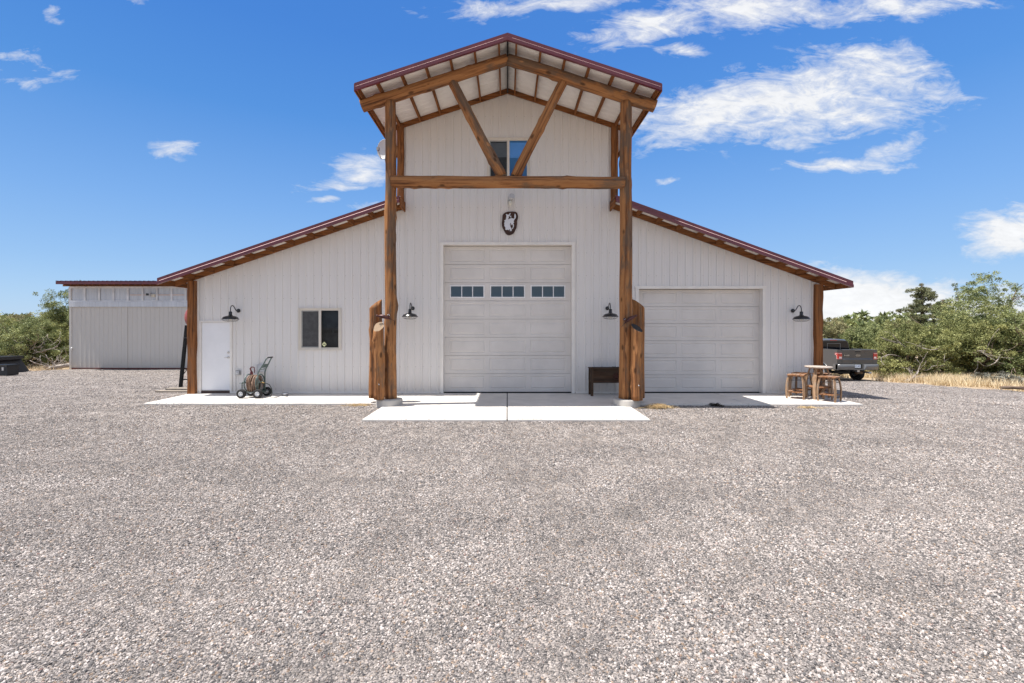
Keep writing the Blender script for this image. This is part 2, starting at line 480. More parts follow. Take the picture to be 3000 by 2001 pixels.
def concrete_mat(name, col=(.66, .625, .58), stain=.5):
    m, T, b = base_mat(name)
    tc = T.new('ShaderNodeTexCoord').outputs['Object']
    n = T.noise(tc, 1.3, 8, .65)
    c = T.mix(T.smooth(n, .3, .72), tuple(x * .86 for x in col) + (1,), tuple(x * 1.06 for x in col) + (1,))
    f = T.noise(T.mapping(tc, scale=(6, 90, 6)), 1.0, 4, .6)          # broom finish
    c = T.mix(T.smooth(f, .45, .7, 0, .14), c, tuple(x * .7 for x in col) + (1,))
    s = T.noise(tc, 2.6, 6, .7, 1.0)
    c = T.mix(T.smooth(s, .60, .70, 0, stain * .45), c, tuple(x * .60 for x in col) + (1,))
    T.l.new(c, b.inputs['Base Color']); b.inputs['Roughness'].default_value = .85
    bn = T.new('ShaderNodeBump'); bn.inputs['Strength'].default_value = .25; bn.inputs['Distance'].default_value = .006
    T.l.new(T.math('ADD', f, T.noise(tc, 45, 5, .7)), bn.inputs['Height']); T.l.new(bn.outputs[0], b.inputs['Normal'])
    return m
M['concrete'] = concrete_mat('broomed concrete')
M['footing'] = concrete_mat('rough footing concrete', (.52, .49, .45), 1.0)

GRAVEL_STOPS = [(.0, (.098, .092, .092)), (.25, (.180, .165, .158)), (.50, (.280, .250, .232)), (.72, (.390, .344, .316)), (.90, (.53, .472, .436)), (1.0, (.64, .585, .55))]

def wheel_tracks(T, pos):
    """0..1 where vehicles have worn the gravel: three pairs of wheel paths on the yard"""
    sp = T.new('ShaderNodeSeparateXYZ'); T.put(sp, 0, pos)
    x, y = sp.outputs[0], sp.outputs[1]
    y8 = T.math('ADD', y, 4.0)
    y2 = T.math('MULTIPLY', y8, y8)
    wob = T.math('MULTIPLY', T.math('SUBTRACT', T.noise(pos, .7, 3), .5), .7)
    tot = None
    for (x0, lin, quad, half) in ((.7, .12, .050, .82), (-.9, -.22, -.022, .80), (5.6, .55, -.03, .85), (-6.5, .95, .0, .8)):
        u = T.math('SUBTRACT', T.math('ADD', x, wob), x0)
        u = T.math('SUBTRACT', u, T.math('MULTIPLY', y8, lin)); u = T.math('SUBTRACT', u, T.math('MULTIPLY', y2, quad))
        e = T.math('ABSOLUTE', T.math('SUBTRACT', T.math('ABSOLUTE', u), half))
        m = T.smooth(e, .34, .06)
        tot = m if tot is None else T.math('MAXIMUM', tot, m)
    brk = T.smooth(T.noise(pos, .45, 4), .36, .62)
    return T.math('MULTIPLY', tot, brk)

def gravel_sheet_mat():
    m, T, b = base_mat('crushed gravel')
    tc = T.new('ShaderNodeTexCoord').outputs['Object']
    nv = T.new('ShaderNodeTexVoronoi', feature='F1'); T.put(nv, 'Vector', tc); nv.inputs['Scale'].default_value = 42
    sp = T.new('ShaderNodeSeparateColor'); T.l.new(nv.outputs['Color'], sp.inputs[0])
    nb = T.new('ShaderNodeTexVoronoi', feature='F1'); T.put(nb, 'Vector', T.mapping(tc, scale=(1, .55, 1))); nb.inputs['Scale'].default_value = 11
    sb = T.new('ShaderNodeSeparateColor'); T.l.new(nb.outputs['Color'], sb.inputs[0])
    t = T.math('ADD', T.math('MULTIPLY', sp.outputs[0], .62), T.math('MULTIPLY', sb.outputs[0], .38))
    patch = T.noise(T.mapping(tc, scale=(.35, .8, 1)), 1.0, 6, .62)
    t = T.math('ADD', t, T.math('MULTIPLY', T.math('SUBTRACT', patch, .5), .46), clamp=True)
    trk = wheel_tracks(T, tc)
    t = T.math('SUBTRACT', t, T.math('MULTIPLY', trk, .06), clamp=True)
    c = T.ramp(t, GRAVEL_STOPS)
    # warm tan pebbles and dusty fines
    c = T.mix(T.math('MULTIPLY', T.math('GREATER_THAN', sp.outputs[1], .94), .5), c, (.42, .27, .16, 1))
    fines = T.noise(T.mapping(tc, scale=(.5, 1.1, 1), loc=(4, 8, 0)), 1.0, 7, .65)
    c = T.mix(T.smooth(fines, .54, .72, 0, .42), c, (.235, .205, .175, 1))
    c = T.mix(T.math('MULTIPLY', trk, .16), c, (.225, .195, .165, 1))
    T.l.new(c, b.inputs['Base Color']); b.inputs['Roughness'].default_value = .88
    b.inputs['Specular IOR Level'].default_value = .25
    bn = T.new('ShaderNodeBump'); bn.inputs['Strength'].default_value = 1.0; bn.inputs['Distance'].default_value = .035
    h = T.math('ADD', T.math('MULTIPLY', nv.outputs['Distance'], -1.0), T.math('MULTIPLY', nb.outputs['Distance'], -.8))
    T.l.new(h, bn.inputs['Height']); T.l.new(bn.outputs[0], b.inputs['Normal'])
    return m
M['gravel'] = gravel_sheet_mat()

def stone_mat():
    m, T, b = base_mat('gravel stones')
    at = T.new('ShaderNodeAttribute', attribute_type='INSTANCER', attribute_name='stone_tone')
    ah = T.new('ShaderNodeAttribute', attribute_type='INSTANCER', attribute_name='stone_hue')
    geo = T.new('ShaderNodeNewGeometry')
    patch = T.noise(T.mapping(geo.outputs['Position'], scale=(.35, .8, 1)), 1.0, 6, .62)
    t = T.math('ADD', at.outputs['Fac'], T.math('MULTIPLY', T.math('SUBTRACT', patch, .5), .42), clamp=True)
    t = T.math('SUBTRACT', t, T.math('MULTIPLY', wheel_tracks(T, geo.outputs['Position']), .055), clamp=True)
    c = T.ramp(t, GRAVEL_STOPS)
    c = T.mix(T.math('MULTIPLY', T.math('GREATER_THAN', ah.outputs['Fac'], .955), .6), c, (.40, .27, .17, 1))
    c = T.mix(T.math('MULTIPLY', T.math('LESS_THAN', ah.outputs['Fac'], .012), .45), c, (.28, .12, .09, 1))
    tc = T.new('ShaderNodeTexCoord').outputs['Object']
    c = T.mix(T.smooth(T.noise(tc, 3.0, 4), .4, .65, 0, .25), c, (.12, .12, .125, 1))
    T.l.new(c, b.inputs['Base Color']); b.inputs['Roughness'].default_value = .82
    b.inputs['Specular IOR Level'].default_value = .3
    return m
M['stone'] = stone_mat()

def dirt_mat():
    m, T, b = base_mat('sandy dirt')
    tc = T.new('ShaderNodeTexCoord').outputs['Object']
    n = T.noise(tc, .8, 8, .66); n2 = T.noise(tc, .09, 5, .6)
    c = T.ramp(n, [(.3, (.25, .175, .115)), (.5, (.36, .265, .18)), (.7, (.45, .345, .24))])
    c = T.mix(T.smooth(n2, .42, .62, 0, .6), c, (.30, .245, .13, 1))
    T.l.new(c, b.inputs['Base Color']); b.inputs['Roughness'].default_value = .95
    bn = T.new('ShaderNodeBump'); bn.inputs['Strength'].default_value = .6; bn.inputs['Distance'].default_value = .05
    T.l.new(T.noise(tc, 9, 6, .7), bn.inputs['Height']); T.l.new(bn.outputs[0], b.inputs['Normal'])
    return m
M['dirt'] = dirt_mat()

def leaf_mat(name, a, bcol, rough=.6):
    m, T, b = base_mat(name)
    at = T.new('ShaderNodeAttribute', attribute_name='tone')
    c = T.mix(at.outputs['Fac'], a + (1,), bcol + (1,))
    T.l.new(c, b.inputs['Base Color']); b.inputs['Roughness'].default_value = rough
    b.inputs['Specular IOR Level'].default_value = .25
    out = [n for n in T.n if n.type == 'OUTPUT_MATERIAL'][0]
    tl = T.new('ShaderNodeBsdfTranslucent'); T.l.new(c, tl.inputs[0])
    mx = T.new('ShaderNodeMixShader'); mx.inputs[0].default_value = .14
    T.l.new(b.outputs[0], mx.inputs[1]); T.l.new(tl.outputs[0], mx.inputs[2]); T.l.new(mx.outputs[0], out.inputs[0])
    return m
M['leaf_bright'] = leaf_mat('yellow green juniper sprays', (.095, .12, .038), (.48, .48, .20))
M['leaf_mid'] = leaf_mat('mid green juniper sprays', (.075, .105, .04), (.46, .49, .22))
M['leaf_dark'] = leaf_mat('dark pine needles', (.06, .075, .038), (.32, .32, .17))
M['leaf_olive'] = leaf_mat('olive dry sprays', (.10, .10, .046), (.50, .46, .25))
M['leaf_sage'] = leaf_mat('grey sagebrush', (.15, .15, .12), (.29, .28, .23))
M['grass'] = leaf_mat('dry grass blades', (.50, .38, .22), (.86, .74, .52), .8)

# ------------------------------------------------------------------ terrain
def sstep(t):
    t = np.clip(t, 0, 1); return t * t * (3 - 2 * t)

def terrain(x, y):
    x = np.asarray(x, float); y = np.asarray(y, float)
    r = sstep((x - 8.5) / 8.5)
    yc = np.clip(y, 0, 13)
    z = -0.055 - 0.29 * r - (0.017 + (0.046 - 0.017) * r) * yc
    z = z + 0.012 * np.sin(x * 1.3 + 1) * np.sin(y * 1.1) * np.clip((np.abs(x) - 9.5) / 3, 0, 1)
    far = np.hypot(x, y + 5)
    z = z + np.clip(far - 60, 0, 400) * 0.0025
    return z

def grid_sheet(name, xs, ys, keep, mat, dz=0.0):
    X, Y = np.meshgrid(xs, ys)
    Z = terrain(X, Y) + dz
    nx, ny = len(xs), len(ys)
    vs = np.stack([X.ravel(), Y.ravel(), Z.ravel()], 1)
    fs = []
    for j in range(ny - 1):
        for i in range(nx - 1):
            if keep is None or keep((xs[i] + xs[i + 1]) / 2, (ys[j] + ys[j + 1]) / 2):
                a = j * nx + i
                fs.append((a, a + 1, a + nx + 1, a + nx))
    me = bpy.data.meshes.new(name); me.from_pydata(vs.tolist(), [], fs); me.materials.append(mat)
    me.polygons.foreach_set('use_smooth', [True] * len(fs)); me.update()
    return link(name, me)

def span(*segs):
    out = []
    for a, b, st in segs: out += list(np.arange(a, b, st))
    out.append(segs[-1][1])
    return np.array(out)

gx = span((-2500, -300, 200), (-300, -60, 20), (-60, -30, 3), (-30, 30, .5), (30, 60, 3), (60, 300, 20), (300, 2500, 200))
gy = span((-400, -60, 40), (-60, -22, 4), (-22, 30, .5), (30, 60, 3), (60, 300, 20), (300, 3000, 225))
ground = grid_sheet('ground', gx, gy, None, M['dirt'])
tag(ground, kind='structure')

def right_edge(y):
    return np.interp(y, [-25, -6, 0, 4, 8, 11, 12.6], [23.0, 21.5, 20.4, 19.7, 19.0, 18.5, 17.6]) + .25 * np.sin(y * 1.7) + .12 * np.sin(y * 4.1)
def left_edge(y):
    return np.interp(y, [-25, 0, 7, 9, 10.4, 12], [-30, -27, -24.6, -23.3, -22.2, -21]) + .25 * np.sin(y * 1.3) + .1 * np.sin(y * 3.7)
def on_gravel(x, y):
    if y > 12.4 + .3 * math.sin(x * .9): return False
    return left_edge(y) < x < right_edge(y)
gravel_yard = grid_sheet('gravel_yard', span((-30, 24, .25)), span((-22, 13, .25)), on_gravel, M['gravel'], .012)
tag(gravel_yard, kind='structure')

# concrete: six slabs with open joints
pad = thing('concrete_walkway', None, None, kind='structure')
SLABS = [(-9.30, -6.205, -1.85, 0.02), (-6.195, -3.085, -1.85, 0.02), (-3.075, -.012, -3.98, 0.02), (.012, 3.03, -3.98, 0.02),
         (3.04, 6.095, -1.98, 0.02), (6.105, 9.0, -1.98, 0.02)]
for (x0, x1, y0, y1) in SLABS:
    mb = MB()
    e = .012
    # top with a small rounded arris
    mb.prism([(x0, -.2), (x0, -e), (x0 + e, 0), (x1 - e, 0), (x1, -e), (x1, -.2)], y0 + e, y1, 'y')
    mb.add([(x0, y0 + e, -.2), (x1, y0 + e, -.2), (x1, y0 + .004, -.02), (x0, y0 + .004, -.02), (x0 + e, y0 + e - .001, 0), (x1 - e, y0 + e - .001, 0)],
           [(0, 1, 2, 3), (3, 2, 5, 4)])
    mb.build('slab', M['concrete'], pad)
jm = MB()
for xj in (-6.2, -3.08, 0.0, 3.035, 6.1): jm.box(xj - .016, xj + .016, -1.8 if abs(xj) > 1 else -3.9, 0, -.19, -.012)
jm.build('joint_filler', M['interior'], pad)

# ------------------------------------------------------------------ the barn
barn = thing('barn', 'large pale metal barn with a tall log-framed centre and burgundy roofs', 'barn')

LW, RW, TL, TR = -9.20, 9.10, -3.035, 3.055
def top_left(x): return 3.37 + (x - LW) * .332
def top_right(x): return 3.28 + (RW - x) * .356
def top_tower(x): return 8.81 - abs(x - .01) * .323
RIBP = .2286

def rib_columns(s0, s1, phase=0.0, hs=1.0):
    """break points (s, offset) of a ribbed sheet between s0 and s1"""
    pts = []
    k0 = int(math.floor((s0 - phase) / RIBP)) - 1
    for k in range(k0, k0 + int((s1 - s0) / RIBP) + 4):
        c = phase + k * RIBP
        pts += [(c - .028, 0), (c - .015, .025), (c + .015, .025), (c + .028, 0)]
        for q in (.076, .152):
            pts += [(c + q - .011, 0), (c + q - .004, .0036), (c + q + .004, .0036), (c + q + .011, 0)]
    prof = sorted((a, b * hs) for a, b in pts)
    def off(s):
        for (a, oa), (b, ob) in zip(prof, prof[1:]):
            if a <= s <= b: return oa + (ob - oa) * (s - a) / max(b - a, 1e-9)
        return 0.0
    res = [(s0, off(s0))] + [p for p in prof if s0 + 1e-4 < p[0] < s1 - 1e-4] + [(s1, off(s1))]
    return res, off

def siding(parent, mat, s0, s1, zb, ztop, place, openings=(), name='siding_panel', width=.9144, phase=0.0, extra=(), hs=1.0):
    """sheets of ribbed steel, one object each; place(s,z,off)->xyz"""
    edges = [s0]
    k = math.ceil((s0 - phase - .08) / width) if width else 0
    e = phase + .08 + k * width
    while width and e < s1 - .05:
        if e > s0 + .05: edges.append(e)
        e += width
    edges.append(s1)
    obs = []
    for i, (a, b) in enumerate(zip(edges, edges[1:])):
        cols, off = rib_columns(a, b, phase, hs)
        cuts = [o for op in openings for o in op[:2]] + list(extra)
        for c in cuts:
            if a < c < b: cols += [(c - 1e-4, off(c)), (c + 1e-4, off(c))]
        cols.sort()
        lift = .0015 * (i % 2)
        mb = MB()
        for (p, op_), (q, oq) in zip(cols, cols[1:]):
            if q - p < 5e-4: continue
            mid = (p + q) / 2
            spans = [(zb, None)]
            for (ox0, ox1, oz0, oz1) in openings:
                if ox0 < mid < ox1:
                    new = []
                    for (u, w) in spans:
                        ww = ztop(mid) if w is None else w
                        if oz0 > u + 1e-3: new.append((u, oz0))
                        if oz1 < ww - 1e-3: new.append((oz1, w))
                    spans = new
            for (u, w) in spans:
                zp = ztop(p) if w is None else w
                zq = ztop(q) if w is None else w
                mb.add([place(p, u, op_ + lift), place(q, u, oq + lift), place(q, zq, oq + lift), place(p, zp, op_ + lift)], [(0, 1, 2, 3)])
        if mb.f: obs.append(mb.build(name, mat, parent))
    return obs

front = lambda s, z, o: (s, -o, z)
BIG = (-1.88, 1.90, -1, 4.36)          # overhead door openings in the siding
SMALL = (3.87, 7.51, -1, 3.07)
ENTRY = (-9.03, -8.12, -1, 2.11)
WIN = (-6.10, -4.92, 1.30, 2.48)
UPWIN = (-.56, .625, 6.30, 7.48)
siding(barn, M['siding'], LW + .0, TL, .02, top_left, front, [ENTRY, WIN])
siding(barn, M['siding'], TL, TR, .02, top_tower, front, [BIG, UPWIN], extra=(.01,))
siding(barn, M['siding'], TR, RW, .02, top_right, front, [SMALL])
DEEP = 14.0
# side and rear walls
for (xw, zt, sg) in ((LW, 3.37, -1), (RW, 3.28, 1)):
    siding(barn, M['siding'], 0.0, DEEP, .02, lambda s, zt=zt: zt, (lambda s, z, o, xw=xw, sg=sg: (xw + sg * o, s, z)), name='side_panel')
for (xw, sg) in ((TL, -1), (TR, 1)):
    siding(barn, M['siding'], 0.0, DEEP, 4.9, lambda s: 7.83, (lambda s, z, o, xw=xw, sg=sg: (xw + sg * o, s, z)), name='side_panel')
bk = MB(); bk.prism([(LW, 0), (RW, 0), (RW, 3.28), (TR, 5.4), (TR, 7.82), (.01, 8.81), (TL, 7.83), (TL, 5.4), (LW, 3.37)], DEEP, DEEP + .05, 'y')
bk.build('rear_wall', M['siding'], barn)
fl = MB(); fl.box(LW + .05, RW - .05, .3, DEEP - .05, -.1, 0.0); fl.build('interior_floor', M['interior'], barn)

# screws on the siding
sm = MB()
def screw(x, z):
    n = 5; r = .0085
    sm.add([(x + r * math.cos(2 * PI * k / n), -.0042 - .003, z + r * math.sin(2 * PI * k / n)) for k in range(n)], [tuple(range(n))])
zrows = [.12, .78, 1.45, 2.12, 2.79, 3.46, 4.13, 4.80, 5.47, 6.14, 6.81, 7.48, 8.15]
for k in range(-41, 41):
    x = k * RIBP + .046
    if not (LW + .05 < x < RW - .05): continue
    zt = top_left(x) if x < TL else (top_tower(x) if x < TR else top_right(x))
    for z in zrows:
        if z > zt - .06: continue
        if any(o[0] - .1 < x < o[1] + .1 and o[2] - .05 < z < o[3] + .1 for o in (BIG, SMALL, ENTRY, WIN, UPWIN)): continue
        screw(x, z)
tag(sm.build('screw_heads', plain('screw head', (.30, .29, .28), .5), barn), kind='stuff')

# base and corner trims
mb = MB()
for (a, b) in ((LW, -9.065), (-8.085, BIG[0] - .11), (BIG[1] + .11, 3.76), (7.62, RW)):
    mb = MB(); mb.box(a, b, -.032, -.004, .004, .05); mb.build('base_trim', M['trim'], barn)
mb = MB(); mb.box(LW - .02, LW + .15, -.035, -.021, .05, 3.36); mb.build('corner_trim', M['trim'], barn)
mb = MB(); mb.box(RW - .16, RW + .02, -.035, -.021, .05, 3.27); mb.build('corner_trim', M['trim'], barn)

# ---- logs
def log(name, p0, p1, r0, r1, seed, parent=None, n=22, cut0=None, cut1=None, knots=14, wob=.02, mats=None, bow=0.0, capm=1):
    """log from p0 to p1 in its own frame (z along); cut = (sx,sy): end plane z += sx*x+sy*y"""
    p0, p1 = Vector(p0), Vector(p1)
    L = (p1 - p0).length
    rs = random.Random(seed)
    seg = max(10, int(L / .11))
    ks = [(rs.uniform(.04, .96) * L, rs.uniform(0, 2 * PI), rs.uniform(.10, .22), rs.uniform(.05, .10)) for _ in range(knots)]
    ph = [rs.uniform(0, 6.28) for _ in range(8)]
    mb = MB(); vs = []
    for i in range(seg + 1):
        t = i / seg; z = t * L; r = r0 + (r1 - r0) * t
        cx = bow * math.sin(PI * t) + r * .05 * math.sin(2.1 * z + ph[0])
        cy = r * .05 * math.sin(1.7 * z + ph[1])
        for k in range(n):
            a = 2 * PI * k / n
            rr = r * (1 + wob * (math.sin(3 * a + ph[2] + z * .7) + .7 * math.sin(5 * a + ph[3] - z * 1.3) + .8 * math.sin(z * 4.1 + ph[4] + a)))
            for (kz, ka, kh, kw) in ks:
                dz = (z - kz)
                if abs(dz) < .25:
                    da = (a - ka + PI) % (2 * PI) - PI
                    rr += r * kh * math.exp(-(dz / kw) ** 2 - (da * r / (kw * .8)) ** 2)
            x, y = cx + rr * math.cos(a), cy + rr * math.sin(a)
            zz = z
            if i == 0 and cut0: zz += cut0[0] * x + cut0[1] * y
            if cut1:
                cap_z = L + cut1[0] * x + cut1[1] * y
                zz = min(z, cap_z) if i < seg else cap_z
            vs.append((x, y, zz))
    fs = []
    for i in range(seg):
        for k in range(n):
            k2 = (k + 1) % n
            fs.append((i * n + k, i * n + k2, (i + 1) * n + k2, (i + 1) * n + k))
    mb.add(vs, fs, 0, True)
    b = seg * n
    mb.f.append(tuple(reversed(range(n)))); mb.m.append(capm); mb.s.append(False)
    mb.f.append(tuple(b + k for k in range(n))); mb.m.append(capm); mb.s.append(False)
    o = mb.build(name, mats or [M['log_z'], M['end_grain'], M['end_dark']], parent)
    q = (p1 - p0).normalized().to_track_quat('Z', 'Y')
    if abs((p1 - p0).normalized().z) > .999: q = Euler((0, 0, 0)).to_quaternion()
    o.rotation_mode = 'QUATERNION'; o.location = p0; o.rotation_quaternion = q
    return o

YP = -2.02                                   # plane of the log truss
PXL, PXR = -2.952, 2.995
log('log_post', (PXL + .012, YP, .15), (PXL, YP, 7.62), .152, .132, 3, barn, knots=34)
log('log_post', (PXR - .005, YP, .15), (PXR, YP, 7.62), .168, .142, 5, barn, knots=20)
sl = .329
log('rake_log', (-3.66, YP - .02, 7.50), (.004, YP - .02, 8.685), .150, .138, 11, barn, knots=16, cut1=(0, 0))
log('rake_log', (3.72, YP - .02, 7.50), (.016, YP - .02, 8.685), .150, .138, 12, barn, knots=16)
log('cross_log', (-2.90, YP - .07, 5.585), (2.93, YP - .07, 5.575), .150, .150, 21, barn, knots=26, wob=.03)
log('brace_log', (-.13, YP, 5.74), (-1.40, YP, 8.16), .130, .115, 31, barn, knots=16, wob=.035)
log('brace_log', (.19, YP, 5.74), (1.42, YP, 8.16), .125, .115, 32, barn, knots=16, wob=.035)
# short logs bolted beside the posts
log('short_log', (-3.42, -1.66, .12), (-3.42, -1.66, 2.54), .165, .158, 41, barn, knots=8, cut1=(.78, 0.0), wob=.012)
log('short_log', (-3.165, -2.28, .17), (-3.165, -2.28, 1.96), .128, .120, 42, barn, knots=22, cut1=(.12, .95), wob=.03)
log('short_log', (3.40, -1.66, .12), (3.40, -1.66, 2.56), .165, .155, 43, barn, knots=6, cut1=(-.75, 0.0), wob=.012)
log('short_log', (3.195, -2.28, .15), (3.195, -2.28, 1.93), .140, .135, 44, barn, knots=7, cut1=(-.45, .62), capm=2, wob=.012)
bm = MB()
for (x, y, z) in ((-3.13, -2.415, .55), (3.21, -2.428, .52)):
    bm = MB(); bm.lathe([(0.001, -.006), (.014, -.005), (.016, 0)], 8, (x, y, z), axis='y'); bm.build('bolt_head', M['steel'], barn)
for (x, r, s) in ((-2.97, .33, 1), (2.99, .345, 2)):
    rs = random.Random(s)
    mb = MB(); n = 28
    for j, (zz, k) in enumerate(((-.25, 1.03), (-.02, 1.0), (.125, .985), (.15, .955))):
        pass
    prof = [(r * 1.02, -.25), (r, -.02), (r * .985, .125), (r * .955, .15), (.001, .152)]
    mb.lathe(prof, n, (x, YP - .02, 0))
    mb.v = [(a + rs.uniform(-.006, .006), b + rs.uniform(-.006, .006), c + rs.uniform(-.005, .005)) for a, b, c in mb.v]
    mb.build('concrete_footing', M['footing'], barn)

# corner timbers
mb = MB()
def rough_post(name, x0, x1, y0, y1, z0, z1, seed, mat):
    rs = random.Random(seed); mb = MB(); seg = max(4, int((z1 - z0) / .35)); vs = []
    for i in range(seg + 1):
        z = z0 + (z1 - z0) * i / seg
        j = [rs.uniform(-.012, .012) for _ in range(4)]
        c = .02
        vs += [(x0 + j[0] + c, y0, z), (x1 + j[1] - c, y0, z), (x1 + j[1], y0 + c, z), (x1 + j[1], y1, z), (x0 + j[0], y1, z), (x0 + j[0], y0 + c, z)]
    fs = [tuple(reversed(range(6))), tuple(range(seg * 6, seg * 6 + 6))]
    for i in range(seg):
        for k in range(6):
            k2 = (k + 1) % 6
            fs.append((i * 6 + k, i * 6 + k2, (i + 1) * 6 + k2, (i + 1) * 6 + k))
    mb.add(vs, fs, 0, False)
    return mb.build(name, mat, barn)
rough_post('corner_timber', LW - .125, LW + .095, -.16, -.037, -.05, 3.30, 1, M['timber_z'])
rough_post('corner_timber', RW - .11, RW + .11, -.16, -.037, -.12, 3.20, 2, M['timber_z'])
rough_post('corner_timber', TL - .185, TL + .004, -.14, .02, 5.63, 7.86, 3, M['timber_z'])
rough_post('corner_timber', TR - .004, TR + .185, -.14, .02, 5.60, 7.86, 4, M['timber_z'])

# ---- roofs
def roof_sheet(parent, xr, zr, slope, s_out, y0, y1, sgn, name='roof_sheet'):
    """sheets 0.914 m wide from the high line (xr,zr = underside) out to s_out; ribs run down the slope"""
    edges = list(np.arange(y0, y1 - .2, .9144)) + [y1]
    for a, b in zip(edges, edges[1:]):
        cols, _ = rib_columns(a, b, y0 + .1)
        mb = MB()
        for (p, op), (q, oq) in zip(cols, cols[1:]):
            xa, xb = xr, xr + sgn * s_out
            za, zb = zr, zr - slope * s_out
            t = .028
            f = (0, 1, 2, 3) if sgn < 0 else (3, 2, 1, 0)
            mb.add([(xa, p, za + t + op), (xa, q, za + t + oq), (xb, q, zb + t + oq), (xb, p, zb + t + op)], [f], 0)
            mb.add([(xa, p, za + op * .55), (xa, q, za + oq * .55), (xb, q, zb + oq * .55), (xb, p, zb + op * .55)], [f[::-1]], 1)
        mb.build(name, [M['burgundy'], M['soffit']], parent)

def fascia(parent, xa, za, xb, zb, y, h=.18, name='rake_trim', edge=(0.0, 1.0)):
    """burgundy rake trim with a bent line half way; za,zb tops. Front face at y"""
    mb = MB()
    t = .022
    def sec(x, z): return [(x, y + .05, z), (x, y, z), (x, y, z - h * .48), (x, y - t, z - h * .57), (x, y - t, z - h), (x, y + .05, z - h)]
    A, B = sec(xa, za), sec(xb, zb)
    n = 6
    if xa > xb: A, B = B, A
    fs = [tuple(range(n)), tuple(reversed(range(n, 2 * n)))] + [(i, i + n, (i + 1) % n + n, (i + 1) % n) for i in range(n)]
    mb.add(A + B, fs)
    o = mb.build(name, M['burgundy'], parent)
    # sunlit highlight along the bend, painted as a pale strip
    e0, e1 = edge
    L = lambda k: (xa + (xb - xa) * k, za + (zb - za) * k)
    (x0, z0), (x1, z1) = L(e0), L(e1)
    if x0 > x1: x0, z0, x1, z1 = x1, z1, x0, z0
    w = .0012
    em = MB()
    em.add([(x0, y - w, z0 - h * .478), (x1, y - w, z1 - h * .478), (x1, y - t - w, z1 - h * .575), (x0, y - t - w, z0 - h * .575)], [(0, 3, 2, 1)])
    em.build('trim_highlight', M['rake_highlight'], o)
    return o

def sloped_beam(mb, xa, za, xb, zb, y0, y1, h):
    """box along X following a slope, za/zb tops, vertical depth h"""
    mb.add([(xa, y0, za - h), (xb, y0, zb - h), (xb, y1, zb - h), (xa, y1, za - h), (xa, y0, za), (xb, y0, zb), (xb, y1, zb), (xa, y1, za)],
           [(0, 3, 2, 1), (4, 5, 6, 7), (0, 1, 5, 4), (1, 2, 6, 5), (2, 3, 7, 6), (3, 0, 4, 7)])
    return mb

# tower roof
YF = -2.64
ZR = 8.965                                     # ridge of the white underside
EL, ER = -3.658, 3.700
for (sg, ex) in ((-1, EL), (1, ER)):
    xr = .01
    s_out = abs(ex - xr)
    roof_sheet(barn, xr, ZR, sl, s_out, YF + .03, DEEP + .4, sg)
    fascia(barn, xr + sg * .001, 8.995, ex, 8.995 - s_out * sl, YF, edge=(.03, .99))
    # purlins front to back
    base = None
    for k in range(7):
        s = .21 + k * .588 if k < 6 else s_out - .05
        x = xr + sg * s; zt = ZR - s * sl - .002
        L = (-.05 - (YF + .035))
        if base is None:
            pm = MB(); pm.box(-.02, .02, 0, L, -.14, 0); base = pm.mesh('purlin', M['timber_y'])
        link('purlin', base, barn, (x, YF + .035, zt))
    mb = MB(); sloped_beam(mb, xr, ZR - .003, xr + sg * (s_out - .09), ZR - .003 - (s_out - .09) * sl, -.048, -.024, .155)
    mb.build('rake_rafter', M['timber_x'], barn)
    # eave board along the side
    mb = MB(); mb.box(ex - .02 if sg < 0 else ex - .005, ex + .005 if sg < 0 else ex + .02, YF + .03, DEEP + .3, ZR - s_out * sl - .15, ZR - s_out * sl + .03)
    mb.build('eave_board', M['timber_y'], barn)
mb = MB(); mb.prism([(-.19, 8.995 - .055), (.01, 9.012), (.21, 8.995 - .055), (.01, 9.03)], YF + .06, DEEP + .4, 'y'); mb.build('ridge_cap', M['burgundy'], barn)
mb = MB(); mb.prism([(-.012, 8.82), (.032, 8.82), (.032, 8.955), (.01, 8.963), (-.012, 8.955)], YF + .06, -.05, 'y'); mb.build('ridge_board', M['black_dull'], barn)

# wing roofs
YFW = -.70
def wing(xr, ztop_r, ex, ztop_e, sg, edge):
    slope = (ztop_r - ztop_e) / abs(ex - xr)
    s_out = abs(ex - xr)
    zr = ztop_r - .035
    roof_sheet(barn, xr, zr, slope, s_out, YFW + .03, DEEP + .4, sg)
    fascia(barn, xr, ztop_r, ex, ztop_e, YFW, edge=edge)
    n = 11
    L = (-.026 - (YFW + .035)); base = None
    for k in range(n):
        s = s_out - .03 - k * .585
        if s < .1: break
        x = xr + sg * s; zt = zr - s * slope - .002
        if base is None:
            pm = MB(); pm.box(-.022, .022, 0, L, -.14, 0); base = pm.mesh('purlin', M['timber_y'])
        link('purlin', base, barn, (x, YFW + .035, zt))
    so = s_out - .06
    mb = MB(); sloped_beam(mb, xr, zr - .003, xr + sg * so, zr - .003 - so * slope, -.062, -.025, .165)
    mb.build('rake_rafter', M['timber_x'], barn)
    mb = MB(); xe = ex
    mb.box(min(xe, xe + sg * .02), max(xe, xe + sg * .02), YFW + .03, DEEP + .3, ztop_e - .18, ztop_e - .03)
    mb.build('eave_board', M['timber_y'], barn)
    # end board at the tower
    mb = MB(); mb.box(xr - sg * .03, xr - sg * .002, YFW + .02, -.03, ztop_r - .30, ztop_r - .02)
    mb.build('end_board', M['timber_y'], barn)
    # flashing against the tower wall
    mb = MB(); mb.box(xr - .012, xr + .012, 0.05, DEEP, ztop_r - .02, ztop_r + .1); mb.build('flashing', M['burgundy'], barn)
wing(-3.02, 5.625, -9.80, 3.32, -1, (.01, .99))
wing(3.04, 5.645, 9.684, 3.236, 1, (.25, .97))

